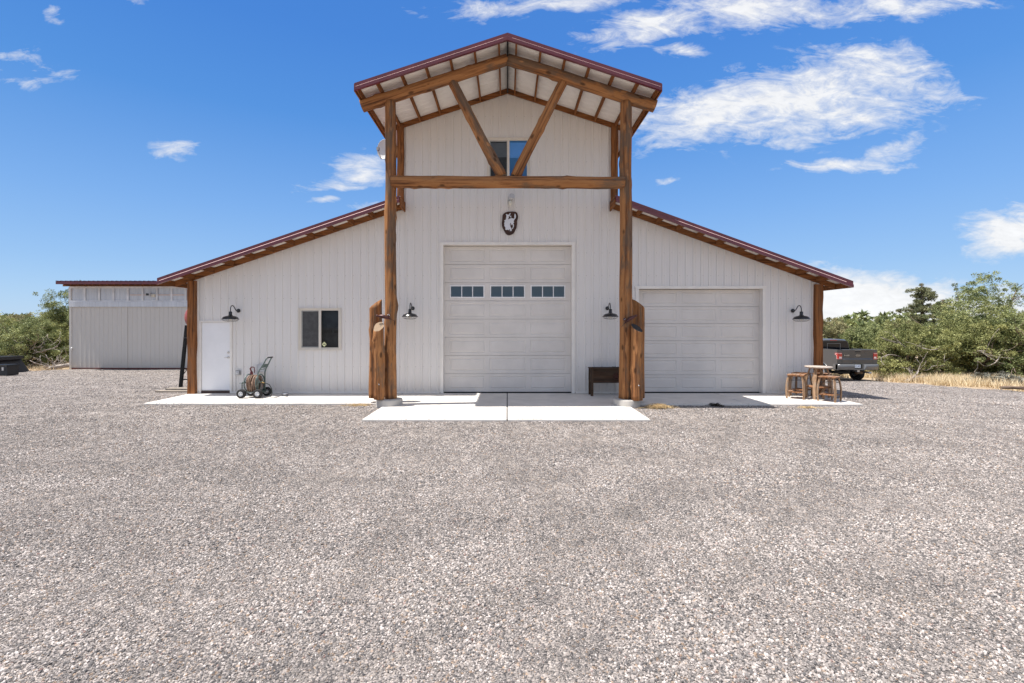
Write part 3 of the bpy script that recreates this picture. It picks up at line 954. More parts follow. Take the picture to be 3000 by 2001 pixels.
# ---- overhead doors
def embossed(mb, x0, x1, z0, z1, rects, y):
    xs = sorted({x0, x1, *[r[0] for r in rects], *[r[1] for r in rects]}); zs = sorted({z0, z1, *[r[2] for r in rects], *[r[3] for r in rects]})
    for a, b in zip(xs, xs[1:]):
        for c, d in zip(zs, zs[1:]):
            if any(r[0] <= a and b <= r[1] and r[2] <= c and d <= r[3] for r in rects): continue
            mb.add([(a, y, c), (b, y, c), (b, y, d), (a, y, d)], [(0, 1, 2, 3)])
    for r in rects:
        rings = [(0, 0), (.012, .011), (.030, .011), (.058, .001)]
        q = []
        for ins, dy in rings:
            q.append([(r[0] + ins, y + dy, r[2] + ins), (r[1] - ins, y + dy, r[2] + ins), (r[1] - ins, y + dy, r[3] - ins), (r[0] + ins, y + dy, r[3] - ins)])
        vs = [p for ring in q for p in ring]; fs = []
        for i in range(len(q) - 1):
            for k in range(4):
                k2 = (k + 1) % 4
                fs.append((i * 4 + k, i * 4 + k2, (i + 1) * 4 + k2, (i + 1) * 4 + k))
        i = (len(q) - 1) * 4
        fs.append((i, i + 1, i + 2, i + 3))
        mb.add(vs, fs)

def overhead_door(x0, x1, ztop, nsec, glass_row, label):
    y = .17
    door = link('overhead_door', None, barn)
    door['label'] = label
    H = (ztop - .02) / nsec
    w = (x1 - x0)
    cols = [(x0 + w * a, x0 + w * b) for a, b in ((.042, .322), (.358, .642), (.678, .958))]
    lites = []
    for r in range(nsec):
        z0 = .02 + r * H; z1 = z0 + H - .009
        rects = [(a, b, z0 + .075, z1 - .075) for a, b in cols]
        mb = MB()
        if r == glass_row:
            # plain section with three window openings
            rr = [(a + .045, b - .045, z0 + .115, z1 - .105) for a, b in cols]
            xs = sorted({x0, x1, *[q for t in rr for q in t[:2]]}); zs = sorted({z0, z1, *[q for t in rr for q in t[2:]]})
            for a, b in zip(xs, xs[1:]):
                for c, d in zip(zs, zs[1:]):
                    if any(q[0] <= a and b <= q[1] and q[2] <= c and d <= q[3] for q in rr): continue
                    mb.add([(a, y, c), (b, y, c), (b, y, d), (a, y, d)], [(0, 1, 2, 3)])
            lites = rr
        else:
            embossed(mb, x0, x1, z0, z1, rects, y)
        # top and bottom lips
        mb.add([(x0, y, z1), (x1, y, z1), (x1, y + .03, z1 + .004), (x0, y + .03, z1 + .004)], [(0, 1, 2, 3)])
        mb.add([(x0, y, z0), (x1, y, z0), (x1, y + .03, z0 - .003), (x0, y + .03, z0 - .003)], [(3, 2, 1, 0)])
        mb.build('door_section', M['door_paint'], door)
    for (a, b, c, d) in lites:
        mb = MB(); f = .034
        mb.box(a - f, b + f, y - .018, y + .012, d, d + f); mb.box(a - f, b + f, y - .018, y + .012, c - f, c)
        mb.box(a - f, a, y - .0181, y + .012, c, d); mb.box(b, b + f, y - .0181, y + .012, c, d)
        pw = (b - a) / 3
        for k in (1, 2): mb.box(a + k * pw - .012, a + k * pw + .012, y - .012, y + .008, c, d)
        mb.build('lite_frame', M['white_vinyl'], door)
        for k in range(3):
            p0 = a + k * pw + (.012 if k else 0); p1 = a + (k + 1) * pw - (.012 if k < 2 else 0)
            g = MB(); g.add([(p0, y - .003, c), (p1, y - .003, c), (p1, y - .003, d), (p0, y - .003, d)], [(0, 1, 2, 3)])
            g.build('pane', M['glass_door'], door)
    # dark strips painting the shadow lines where sections meet, and the bottom seal
    mb = MB()
    for r in range(nsec + 1):
        z = .02 + r * H
        mb.box(x0, x1, y + .031, y + .05, max(.0, z - .03), min(ztop, z + .022))
    mb.box(x0, x1, y + .005, y + .03, .001, .018)
    mb.build('seam_shade_and_seal', M['black_dull'], door)
    return door

def opening_trim(x0, x1, zt, w=.085):
    mb = MB()
    # jambs (returns) and face trim
    mb.box(x0 - w, x0, -.036, .20, .004, zt + w); mb.box(x1, x1 + w, -.036, .20, .004, zt + w)
    mb.box(x0 - w - .02, x1 + w + .02, -.046, .20, zt + w * .05, zt + w + .001)
    mb.build('door_trim', M['trim'], barn)
overhead_door(BIG[0], BIG[1], BIG[3], 8, 5, 'tall overhead door with a row of small panes')
opening_trim(BIG[0], BIG[1], BIG[3])
overhead_door(SMALL[0], SMALL[1], SMALL[3], 6, -1, 'lower overhead door without windows')
opening_trim(SMALL[0], SMALL[1], SMALL[3])

# ---- entry door
ed = MB(); ed.box(-8.995, -8.155, .012, .05, .075, 2.085); edo = ed.build('entry_door', M['white_paint'], barn)
mb = MB(); mb.box(-9.06, -9.0, -.034, .06, .004, 2.14); mb.box(-8.15, -8.09, -.034, .06, .004, 2.14); mb.box(-9.0, -8.15, -.034, .06, 2.09, 2.14)
mb.build('door_frame', M['trim'], barn)
mb = MB(); mb.box(-9.0, -8.15, -.02, .06, .004, .07); mb.build('threshold', M['threshold'], barn)
mb = MB(); mb.box(-8.99, -8.16, .004, .0119, .078, .10); mb.build('door_sweep', M['light_box'], edo)
mb = MB(); mb.lathe([(.001, -.032), (.026, -.03), (.03, -.012), (.032, 0)], 14, (-8.215, .012, 1.20), axis='y'); mb.build('deadbolt', M['chrome'], edo)
mb = MB(); mb.lathe([(.001, -.03), (.024, -.028), (.032, -.01), (.033, 0)], 14, (-8.215, .012, 1.055), axis='y')
mb.tube([(-8.215, -.025, 1.055), (-8.215, -.045, 1.055), (-8.30, -.048, 1.05)], [.011, .011, .008], 8); mb.build('lever_handle', M['chrome'], edo)

# ---- slider windows
def slider_window(x0, x1, z0, z1, name, up=False):
    w = MB(); f = .045
    # outer flange and frame
    w.box(x0 - .035, x1 + .035, -.040, .03, z1, z1 + .035); w.box(x0 - .035, x1 + .035, -.040, .03, z0 - .035, z0)
    w.box(x0 - .035, x0, -.0395, .03, z0, z1); w.box(x1, x1 + .035, -.0395, .03, z0, z1)
    w.box(x0, x1, -.018, .05, z1 - f, z1); w.box(x0, x1, -.018, .05, z0, z0 + f)
    w.box(x0, x0 + f, -.0175, .05, z0 + f, z1 - f); w.box(x1 - f, x1, -.0175, .05, z0 + f, z1 - f)
    xm = (x0 + x1) / 2
    w.box(xm - .035, xm + .035, -.020, .045, z0 + f, z1 - f)
    wo = w.build('slider_window', M['vinyl'], barn)
    s = MB()                                         # sliding sash on the left, set back behind its screen frame
    a, b, c, d = x0 + f, xm - .035, z0 + f, z1 - f
    for (p, q, r_, t_) in ((a, b, d - .028, d), (a, b, c, c + .028), (a, a + .028, c + .028, d - .028), (b - .012, b, c + .028, d - .028)):
        s.box(p, q, .0, .02, r_, t_)
    s.build('screen_frame', M['conduit'], wo)
    g = MB(); g.add([(a + .028, .012, c + .028), (b - .012, .012, c + .028), (b - .012, .012, d - .028), (a + .028, .012, d - .028)], [(0, 1, 2, 3)])
    g.build('screen_pane', M['glass'], wo)
    a2, b2 = xm + .035, x1 - f
    g = MB(); g.add([(a2, .006, c), (b2, .006, c), (b2, .006, d), (a2, .006, d)], [(0, 1, 2, 3)])
    g.build('pane', M['glass_up'] if up else M['glass'], wo)
    # interior lining behind the glass
    i = MB(); i.add([(a, .034 if up else .009, c), (b, .034 if up else .009, c), (b, .034 if up else .009, d), (a, .034 if up else .009, d)], [(0, 1, 2, 3)])
    i.build('screen_mesh', M['screen'], wo)
    if up:
        bl = MB(); zz = z0 + .56 * (z1 - z0)
        k = 0
        z = d - .05
        while z > zz:
            bl.box(a2, b2, .02, .028, z - .028, z - .002); z -= .03
        bl.build('blind', M['blind'], wo)
        bl = MB(); bl.add([(a, .0335, zz), (b, .0335, zz), (b, .0335, d - .05), (a, .0335, d - .05)], [(0, 1, 2, 3)])
        bl.build('blind', plain('blind behind screen', (.20, .22, .24), .8), wo)
    else:
        st = MB(); cx_, cz_ = a2 + .085, c + .095
        st.add([(cx_ - .072, .004, cz_), (cx_, .004, cz_ - .078), (cx_ + .072, .004, cz_), (cx_, .004, cz_ + .078)], [(0, 1, 2, 3)])
        so = st.build('sticker', M['sticker'], wo)
        tx = MB()
        for (p, q) in ((-.036, -.018), (-.012, .004), (.010, .036)):
            tx.add([(cx_ + p, .003, cz_ - .014), (cx_ + q, .003, cz_ - .014), (cx_ + q, .003, cz_ + .012), (cx_ + p, .003, cz_ + .012)], [(0, 1, 2, 3)])
        tx.add([(cx_ - .004, .003, cz_ + .022), (cx_ + .004, .003, cz_ + .022), (cx_ + .004, .003, cz_ + .046), (cx_ - .004, .003, cz_ + .046)], [(0, 1, 2, 3)])
        tx.build('sticker', M['ink'], wo)
    return wo
slider_window(WIN[0], WIN[1], WIN[2], WIN[3], 'lower')
slider_window(UPWIN[0], UPWIN[1], UPWIN[2], UPWIN[3], 'upper', up=True)
# things seen dimly inside behind the lower window: a work bench with boxes
mb = MB(); mb.box(-5.6, -4.6, .9, 1.5, 1.74, 1.80); mb.box(-5.35, -5.0, .95, 1.3, 1.80, 1.9); mb.box(-4.85, -4.65, .95, 1.3, 1.8, 1.92)
mb.build('interior_shelf', M['interior'], barn)
mb = MB(); mb.box(-6.2, -4.8, .12, .16, 1.2, 2.6); mb.build('dim_room_board', M['backdrop_board'], barn)  # board coloured to stand in for the dim room behind the glass
mb = MB(); mb.box(-5.44, -5.20, .10, .118, 1.78, 1.86); mb.box(-5.14, -4.97, .10, .118, 1.77, 1.85); mb.build('inner_shelf_gap', M['ink'], barn)  # solid black blocks where dark shelf gaps would show

# ------------------------------------------------------------------ things on the barn front
def wall_lamp():
    t = thing('gooseneck_lamp', 'black gooseneck barn lamp above the white entry door', 'lamp', (-7.90, -.022, 2.43), 0, 'gooseneck lamps along the barn front')
    mb = MB(); mb.lathe([(.001, -.035), (.03, -.034), (.052, -.022), (.058, -.004), (.058, 0)], 18, axis='y'); mb.build('wall_plate', M['black_metal'], t)
    pts = [(0, -.02, 0), (0, -.09, -.004), (0, -.15, .02), (0, -.20, .075), (0, -.255, .125), (0, -.315, .14), (0, -.37, .115), (0, -.402, .06), (0, -.41, .0), (0, -.41, -.05)]
    mb = MB(); mb.tube(pts, .0125, 8); mb.build('arm', M['black_metal'], t)
    mb = MB(); mb.lathe([(.001, -.035), (.028, -.036), (.044, -.045), (.046, -.135), (.062, -.15), (.075, -.158), (.13, -.170), (.185, -.195), (.208, -.235), (.232, -.258), (.229, -.262)], 26, (0, -.41, 0))
    mb.build('shade', M['black_metal'], t)
    mb = MB(); mb.lathe([(.226, -.259), (.20, -.236), (.18, -.205), (.10, -.185), (.001, -.18)], 26, (0, -.41, 0)); mb.build('reflector', M['lamp_inner'], t)
    mb = MB()
    for k in range(8):
        a = 2 * PI * k / 8
        mb.tube([(.218 * math.cos(a), -.41 + .218 * math.sin(a), -.262), (.19 * math.cos(a), -.41 + .19 * math.sin(a), -.297), (.10 * math.cos(a), -.41 + .10 * math.sin(a), -.325), (0, -.41, -.33)], .0035, 4)
    for (R, z) in ((.19, -.297), (.10, -.325)): mb.torus((0, -.41, z), R, .0035, 'z', 24, 4)
    mb.build('wire_guard', M['cage'], t)
    mb = MB(); mb.lathe([(.001, -.19), (.03, -.2), (.035, -.25), (.025, -.285), (.001, -.30)], 12, (0, -.41, 0)); mb.build('bulb', M['cream'], t)
    return t
lp = wall_lamp()
dup(lp, (-2.776, -.022, 2.50), 0, 'black gooseneck barn lamp between the left log post and the tall overhead door')
dup(lp, (2.945, -.022, 2.50), 0, 'black gooseneck barn lamp above the dark wooden planter')
dup(lp, (8.395, -.022, 2.43), 0, 'black gooseneck barn lamp on the wall above the stools and round table')

pq = [(870, 600), (1000, 597), (1080, 605), (1130, 640), (1155, 720), (1150, 790), (1125, 870), (1125, 960), (1110, 1060), (1060, 1170), (1020, 1225), (960, 1260), (900, 1275), (840, 1265), (800, 1230), (760, 1160), (710, 1070), (690, 1000), (685, 930), (700, 830), (708, 710), (730, 665), (790, 625)]
hs_ = [(805, 680), (830, 675), (850, 690), (885, 690), (905, 680), (912, 650), (935, 645), (938, 665), (925, 690), (915, 715), (905, 735), (890, 738), (880, 760), (893, 780), (870, 805), (865, 830), (900, 810), (960, 790), (1010, 800), (1038, 805), (1050, 790), (1045, 740), (1050, 700), (1058, 660), (1075, 670), (1090, 710), (1095, 750), (1085, 790), (1060, 815), (1050, 830), (1030, 870), (1030, 905), (1040, 915), (1025, 930), (1015, 945), (1030, 970), (1035, 1010), (1020, 1060), (1000, 1100), (978, 1100), (985, 1080), (1000, 1060), (1010, 1010), (990, 975), (975, 955), (965, 975), (960, 990), (940, 990), (937, 975), (950, 958), (945, 915), (930, 940), (915, 980), (935, 1010), (930, 1025), (950, 1060), (970, 1100), (975, 1140), (960, 1165), (940, 1150), (920, 1170), (915, 1150), (930, 1130), (905, 1100), (900, 1135), (870, 1130), (840, 1120), (815, 1135), (800, 1120), (778, 1105), (800, 1080), (785, 1060), (775, 1030), (755, 1010), (765, 980), (755, 950), (765, 910), (775, 880), (755, 865), (785, 835), (800, 840), (805, 800), (815, 760), (820, 720), (805, 700)]
rein = [(915, 740), (945, 715), (960, 735), (950, 755), (965, 782), (945, 772)]
def q2w(p): return ((p[0] - 920) / 9.8 * .01, (935 - p[1]) / 9.8 * .01)
t = thing('wall_plaque', 'brown wooden plaque with a white bucking horse and rider', 'plaque', ((1400 + 920 / 9.8 - CX) * .01005, -.022, EYE + (CY - (560 + 935 / 9.8)) * .01005))
mb = MB(); mb.prism([q2w(p) for p in reversed(pq)], 0, -.045, 'y'); mb.build('board', M['plaque'], t)
mb = MB(); mb.prism([q2w(p) for p in reversed(hs_)], -.046, -.054, 'y'); mb.prism([q2w(p) for p in reversed(rein)], -.046, -.054, 'y'); mb.build('bucking_horse', M['plaque_white'], t)

t = thing('flood_light', 'small cream motion-sensor flood light above the wooden plaque', 'flood light', (.09, -.022, 5.62))
mb = MB(); mb.box(-.05, .05, -.03, 0, -.06, .07); mb.build('mount', M['cream'], t)
mb = MB(); mb.tube([(0, -.03, .05), (.02, -.10, .10), (.05, -.19, .135)], [.05, .06, .085], 10); mb.build('lamp_head', M['light_box'], t)
mb = MB(); mb.tube([(0, -.03, .0), (0, -.09, -.02)], .035, 10); mb.lathe([(.001, .02), (.045, .015), (.05, -.05), (.052, -.08), (.04, -.12), (.001, -.14)], 12, (0, -.10, 0)); mb.build('sensor', M['cream'], t)

t = thing('satellite_dish', 'pale satellite dish beside the left log post under the high eave', 'satellite dish', (-4.20, 2.3, 8.04), math.radians(-14))
mb = MB(); prof = [(.001, .075)] + [(r, .075 * (1 - (r / .34) ** 2)) for r in (.08, .16, .24, .30, .34)] + [(.345, -.006), (.32, .012)]
mb.lathe(prof, 26, (0, 0, 0), axis='y'); do = mb.build('reflector', M['dish'], t)
for vtx in do.data.vertices: vtx.co.x *= .82
mb = MB(); mb.tube([(0, .06, 0), (.1, .25, -.1), (.6, .3, -.35), (1.02, .3, -.5)], .022, 8); mb.build('mast', M['conduit'], t)
mb = MB(); mb.tube([(0, .01, -.33), (0, -.25, -.42), (0, -.42, -.18)], .012, 6); mb.box(-.04, .04, -.48, -.40, -.2, -.1); mb.build('feed_arm', M['conduit'], t)

# wall boxes
t = thing('outlet_box', 'grey weatherproof outlet box low on the wall right of the entry door', 'outlet box', (-7.90, -.022, .61))
mb = MB(); mb.box(-.06, .06, -.055, 0, -.065, .065); mb.build('housing', M['conduit'], t)
mb = MB(); mb.box(-.045, .045, -.068, -.0555, -.05, .05); mb.lathe([(.001, -.02), (.02, -.018), (.022, 0)], 10, (.01, -.068, .0), axis='y'); mb.build('cover', M['light_box'], t)
t = thing('electrical_box', 'pale square electrical cover on the wall behind the hose reel', 'electrical box', (-7.22, -.022, .74))
mb = MB(); mb.box(-.11, .11, -.06, 0, -.115, .115); mb.build('housing', M['light_box'], t)
mb = MB(); mb.box(-.09, .09, -.068, -.0605, -.09, .09); mb.build('lid', M['light_box'], t)

t = thing('yard_hydrant', 'dark red yard hydrant with lever handle behind the hose reel', 'hydrant', (-7.42, -.20, 0))
mb = MB(); mb.tube([(0, 0, -.05), (0, 0, .5)], .02, 8); mb.build('standpipe', M['conduit'], t)
mb = MB(); mb.lathe([(.001, .42), (.035, .43), (.045, .5), (.042, .62), (.03, .66), (.001, .67)], 12); mb.tube([(0, -.03, .50), (-.06, -.08, .50), (-.09, -.1, .44)], [.026, .022, .02], 8); mb.build('head', M['red_dark'], t)
mb = MB(); mb.tube([(.0, 0, .64), (-.035, -.01, .74), (.0, -.01, .79), (.08, -.01, .78), (.095, -.01, .68), (.085, -.01, .62)], [.02, .02, .016, .014, .013, .012], 8); mb.build('lever', M['red_dark'], t)

# ---- hose reel cart
t = thing('hose_reel_cart', 'green four-wheeled hose reel cart wound with tan hose', 'hose reel', (-7.04, -.76, 0))
R = .127
for (x, y) in ((-.222, -.26), (.228, -.26), (-.222, .24), (.228, .24)):
    mb = MB(); mb.lathe([(.062, -.04), (.10, -.042), (.124, -.028), (.127, 0), (.124, .028), (.10, .042), (.062, .04)], 24, (x, y, R), axis='y')
    w = mb.build('wheel', M['rubber'], t)
    mb = MB(); mb.lathe([(.066, -.036), (.06, -.044), (.05, -.034), (.022, -.034), (.02, -.046), (.001, -.046)], 20, (x, y, R), axis='y')
    mb.lathe([(.066, .036), (.06, .044), (.05, .034), (.022, .034), (.02, .046), (.001, .046)][::-1], 20, (x, y, R), axis='y'); mb.build('rim', M['steel'], w)
    mb = MB()
    for k in range(5):
        a = 2 * PI * k / 5 + .3
        mb.lathe([(.001, -.0352), (.009, -.0352)], 6, (x + .036 * math.cos(a), y, R + .036 * math.sin(a)), axis='y')
    mb.build('rim_hole', M['black_dull'], w)
mb = MB()
for x in (-.222, .228): mb.tube([(x, -.25, R), (x, .23, R)], .012, 8)
for y in (-.20, .18):
    mb.tube([(-.235, y, .16), (.235, y, .16)], .015, 8)
    mb.tube([(-.235, y, .16), (-.235, y, .40), (-.21, y, .435), (-.17, y, .445), (-.13, y, .44)], .015, 8)
mb.tube([(-.235, -.20, .16), (-.235, .18, .16)], .015, 8); mb.tube([(.235, -.20, .16), (.235, .18, .16)], .015, 8)
mb.tube([(-.235, -.20, .40), (-.235, .18, .40)], .013, 8)
mb.build('frame', M['green_steel'], t)
mb = MB()
for y in (-.20, .18):
    mb.tube([(.20, y, .16), (.20, y, .68), (.24, y * .9, .78), (.33, y * .75, .93), (.40, y * .7, 1.07), (.43, y * .7, 1.10)], .019, 8)
mb.tube([(.24, -.18, .78), (.24, .16, .78)], .012, 6); mb.tube([(.20, -.2, .42), (.20, .18, .42)], .014, 8)
mb.add([(.265, -.165, .82), (.265, .145, .82), (.32, .13, .92), (.32, -.15, .92)], [(0, 1, 2, 3), (3, 2, 1, 0)])
mb.build('handle_frame', M['green_steel'], t)
mb = MB(); mb.tube([(.43, -.14, 1.10), (.455, -.12, 1.108), (.455, .10, 1.108), (.43, .126, 1.10)], .019, 8); mb.build('grip', M['black_dull'], t)
mb = MB()
for x in (-.155, .165):
    mb.torus((x, -.01, .40), .235, .017, 'x', 32, 6)
    for k in range(3):
        a = 2 * PI * k / 3 + .5
        mb.tube([(x, -.01, .40), (x, -.01 + .22 * math.cos(a), .40 + .22 * math.sin(a))], .009, 6)
mb.tube([(-.27, -.01, .40), (.24, -.01, .40)], .02, 10)
mb.tube([(-.27, -.01, .40), (-.30, -.01, .40), (-.30, -.12, .40), (-.36, -.12, .40)], .009, 6)
mb.build('reel', M['green_steel'], t)
mb = MB(); rs = random.Random(4)
for layer, (rad, cnt) in enumerate(((.125, 11), (.152, 11), (.178, 10), (.203, 9))):
    for k in range(cnt):
        x = -.13 + .27 * (k + .5) / cnt + rs.uniform(-.008, .008)
        tilt = rs.uniform(-.055, .055); rr = rad + rs.uniform(-.01, .012); ph = rs.uniform(0, 6.28)
        pts = []
        for i in range(25):
            a = 2 * PI * i / 24
            sag = -.02 * max(0, -math.sin(a)) * layer
            pts.append((x + tilt * math.sin(a + ph) * .5, -.01 + rr * math.cos(a), .40 + rr * math.sin(a) + sag))
        mb.tube(pts, .0125, 5, cap=False)
for (x, z) in ((-.02, .17), (.03, .15), (.08, .18)):
    mb.tube([(x, -.19, .45), (x + .01, -.215, .33), (x - .01, -.19, z + .03), (x + .02, -.12, z)], .0125, 5)
mb.build('hose', M['hose'], t)
mb = MB(); mb.tube([(.18, -.06, .41), (.25, -.06, .41), (.34, -.06, .40), (.44, -.05, .35), (.50, -.04, .24), (.505, -.03, .13), (.46, 0, .04), (.40, .06, .015)], .0115, 8); mb.build('lead_hose', M['dark_hose'], t)
mb = MB(); mb.tube([(.20, -.06, .41), (.31, -.06, .405)], .016, 8); mb.tube([(-.29, -.01, .40), (-.18, -.01, .40)], .017, 8); mb.build('fitting', plain('brass', (.55, .36, .14), .35, metal=.9), t)

mb = MB(); mb.lathe([(.001, .006), (.085, .008), (.098, .05), (.101, .075), (.098, .076), (.094, .05), (.09, .045)], 22)
bowl = mb.build('pet_bowl', M['steel'], None, (-6.33, -.46, .0)); tag(bowl, 'shallow metal pet bowl on the walkway by the barn wall', 'bowl')

# ---- planter
t = thing('planter_box', 'dark wooden trough planter on legs beside the right log post', 'planter', (2.36, -.22, 0))
for k, (z0, z1) in enumerate(((.37, .475), (.485, .62), (.63, .765))):
    mb = MB(); mb.box(.02, .98, -.345 + .004 * k, -.32, z0, z1); mb.build('plank', M['dark_wood'], t)
    mb = MB(); mb.box(.02, .98, -.02, .005, z0, z1); mb.build('plank', M['dark_wood'], t)
    for x in (.02, .955):
        mb = MB(); mb.box(x, x + .025, -.318, -.022, z0, z1); mb.build('end_plank', M['dark_wood'], t)
for (x, y) in ((-.002, -.37), (.93, -.37), (-.002, -.04), (.93, -.04)):
    mb = MB(); mb.box(x, x + .075, y, y + .05, 0, .76); mb.build('leg', M['dark_wood_z'], t)
mb = MB()
mb.box(-.02, 1.02, -.39, -.32, .768, .79); mb.box(-.02, 1.02, -.03, .02, .768, .79); mb.box(-.02, .05, -.319, -.031, .768, .79); mb.box(.95, 1.02, -.319, -.031, .768, .79)
mb.build('rim', M['dark_wood'], t)
mb = MB(); mb.box(.05, .95, -.318, -.022, .40, .70); mb.build('soil', M['twig'], t)
mb = MB(); mb.tube([(.60, -.36, .79), (.60, -.36, .83), (.70, -.36, .83), (.70, -.36, .79)], .008, 6); mb.build('handle', M['black_metal'], t)
star = []
for k in range(10):
    a = PI / 2 + k * PI / 5; r = .085 if k % 2 == 0 else .036
    star.append((.72 + r * math.cos(a), .56 + r * math.sin(a)))
mb = MB(); mb.prism(star[::-1], -.350, -.362, 'y'); mb.torus((.72, -.355, .56), .095, .007, 'y', 24, 5); mb.build('star_ornament', M['bird'], t)

# ---- metal birds on the posts
def bird(name, label, x, y, z, flip, tilt):
    t = thing(name, label, 'ornament', (x, y, z))
    mb = MB(); vs = []; n = 12; rows = []
    for i in range(n + 1):
        s = i / n
        w = .078 * math.sin(PI * min(1, s * 1.15 + .02) ** .8) if s < .86 else .078 * .22 * (1 - s) / .14
        w = max(w, .004)
        cx = (-.20 + .44 * s)
        cz = .035 * math.sin(PI * s) - .10 * s + .05
        rows.append((cx, cz, w))
    m = 9
    for (cx, cz, w) in rows:
        for k in range(m):
            a = PI * k / (m - 1)
            vs.append((cx * flip, -.02 - .55 * w * math.sin(a), cz + w * math.cos(a) * .62))
    fs = []
    for i in range(n):
        for k in range(m - 1): fs.append((i * m + k, i * m + k + 1, (i + 1) * m + k + 1, (i + 1) * m + k))
    fs2 = [tuple(reversed(f)) for f in fs]
    mb.add(vs, fs if flip < 0 else fs2, 0, True)
    mb.add([(p[0], -.018, p[2]) for p in vs], fs2 if flip < 0 else fs, 0, True)
    b = mb.build('body', M['bird'], t)
    mb = MB(); mb.lathe([(.001, -.04), (.025, -.033), (.038, 0), (.025, .033), (.001, .04)], 14, (.10 * flip, -.05, .085)); mb.tube([(.08 * flip, -.03, .03), (.10 * flip, -.05, .07)], .012, 6); mb.build('head', M['bird'], t)
    mb = MB()
    for dx in (-.014, .014): mb.lathe([(.001, -.008), (.008, -.004), (.009, 0)], 8, (.10 * flip + dx, -.086, .092), axis='y')
    mb.build('eye', M['steel'], t)
    mb = MB(); mb.lathe([(.001, -.012), (.026, -.01), (.03, .01), (.001, .012)], 12, (-.20 * flip, -.04, .055), axis='y'); mb.build('claw', M['bird'], t)
    for ch in t.children: ch.rotation_euler = (0, tilt, 0)
bird('bird_ornament', 'rust-dark metal bird fixed to the left log post', -3.03, YP - .17, 2.16, 1, .06)
bird('bird_ornament', 'rust-dark metal bird fixed to the right log post', 3.03, YP - .175, 2.10, -1, -.42)

# ---- barrel-stave stools and table
def stave_leg(r_top, r_mid, r_bot, h, w=.052, th=.024, seg=10):
    """bowed leg in the xz plane, facing +x"""
    mb = MB(); vs = []
    for i in range(seg + 1):
        t = i / seg; z = h * t
        r = r_bot * (1 - t) * (1 - 2 * t) + 4 * r_mid * t * (1 - t) + r_top * t * (2 * t - 1)
        ww = w * (.85 + .3 * math.sin(PI * t))
        vs += [(r + th / 2, -ww / 2, z), (r + th / 2, ww / 2, z), (r - th / 2, ww / 2, z), (r - th / 2, -ww / 2, z)]
    fs = [(0, 1, 2, 3), tuple(seg * 4 + k for k in (3, 2, 1, 0))]
    for i in range(seg):
        for k in range(4):
            k2 = (k + 1) % 4
            fs.append((i * 4 + k, (i + 1) * 4 + k, (i + 1) * 4 + k2, i * 4 + k2))
    mb.add(vs, fs)
    return mb.mesh('leg', M['stave'])

def stool(label, loc, rz):
    t = thing('barrel_stool', label, 'stool', loc, rz, 'barrel stave stools round the table')
    s = .20
    mb = MB()
    for k in range(4):                                    # four seat staves, slightly bowed
        y0 = -s + k * (2 * s / 4) + .003; y1 = y0 + 2 * s / 4 - .006
        dz = .006 * math.cos((k - 1.5) * 1.2)
        mb = MB(); mb.box(-s, s, y0, y1, .625 + dz, .652 + dz); mb.build('seat_slat', M['stave_flat'], t)
    lm = stave_leg(.225, .285, .275, .625)
    for k in range(4):
        o = link('leg', lm, t); o.rotation_euler = (0, 0, PI / 4 + k * PI / 2)
    mb = MB(); q = .155
    mb.box(-q, q, -q, q, .60, .622); mb.build('apron', M['stave_flat'], t)
    for k in range(4):
        mb = MB(); mb.box(-.19, .19, -.185 + k * .0935, -.185 + k * .0935 + .088, .165, .19); mb.build('shelf_slat', M['stave_flat'], t)
    mb = MB()
    for k in range(4):
        a = PI / 4 + k * PI / 2; b = a + PI / 2
        mb.tube([(.245 * math.cos(a), .245 * math.sin(a), .50), (.245 * math.cos(b), .245 * math.sin(b), .50)], .006, 5)
    mb.build('tie_rod', M['black_metal'], t)
    return t
st0 = stool('barrel stave stool nearest the yard, in front of the round table', (8.49, -1.47, 0), math.radians(38))
dup(st0, (7.92, -.97, 0), math.radians(52), 'barrel stave stool left of the round table, front of its pair')
dup(st0, (8.36, -.48, 0), math.radians(40), 'dark shaded barrel stave stool against the wall behind the table')
dup(st0, (8.86, -.62, 0), math.radians(47), 'barrel stave stool tucked behind the table by the corner timber')

t = thing('barrel_table', 'small round barrel-head table on bowed stave legs', 'table', (8.50, -1.02, 0), math.radians(20))
mb = MB(); mb.lathe([(.001, .835), (.28, .835), (.325, .85), (.332, .868), (.326, .876), (.001, .877)], 30); mb.build('table_top', M['table_wood'], t)
lm = stave_leg(.20, .30, .32, .835, .07, .028)
for k in range(4):
    o = link('leg', lm, t); o.rotation_euler = (0, 0, k * PI / 2 + .35)
mb = MB(); mb.lathe([(.001, .30), (.27, .30), (.285, .315), (.285, .345), (.001, .346)], 24); mb.build('lower_shelf', M['stave_flat'], t)

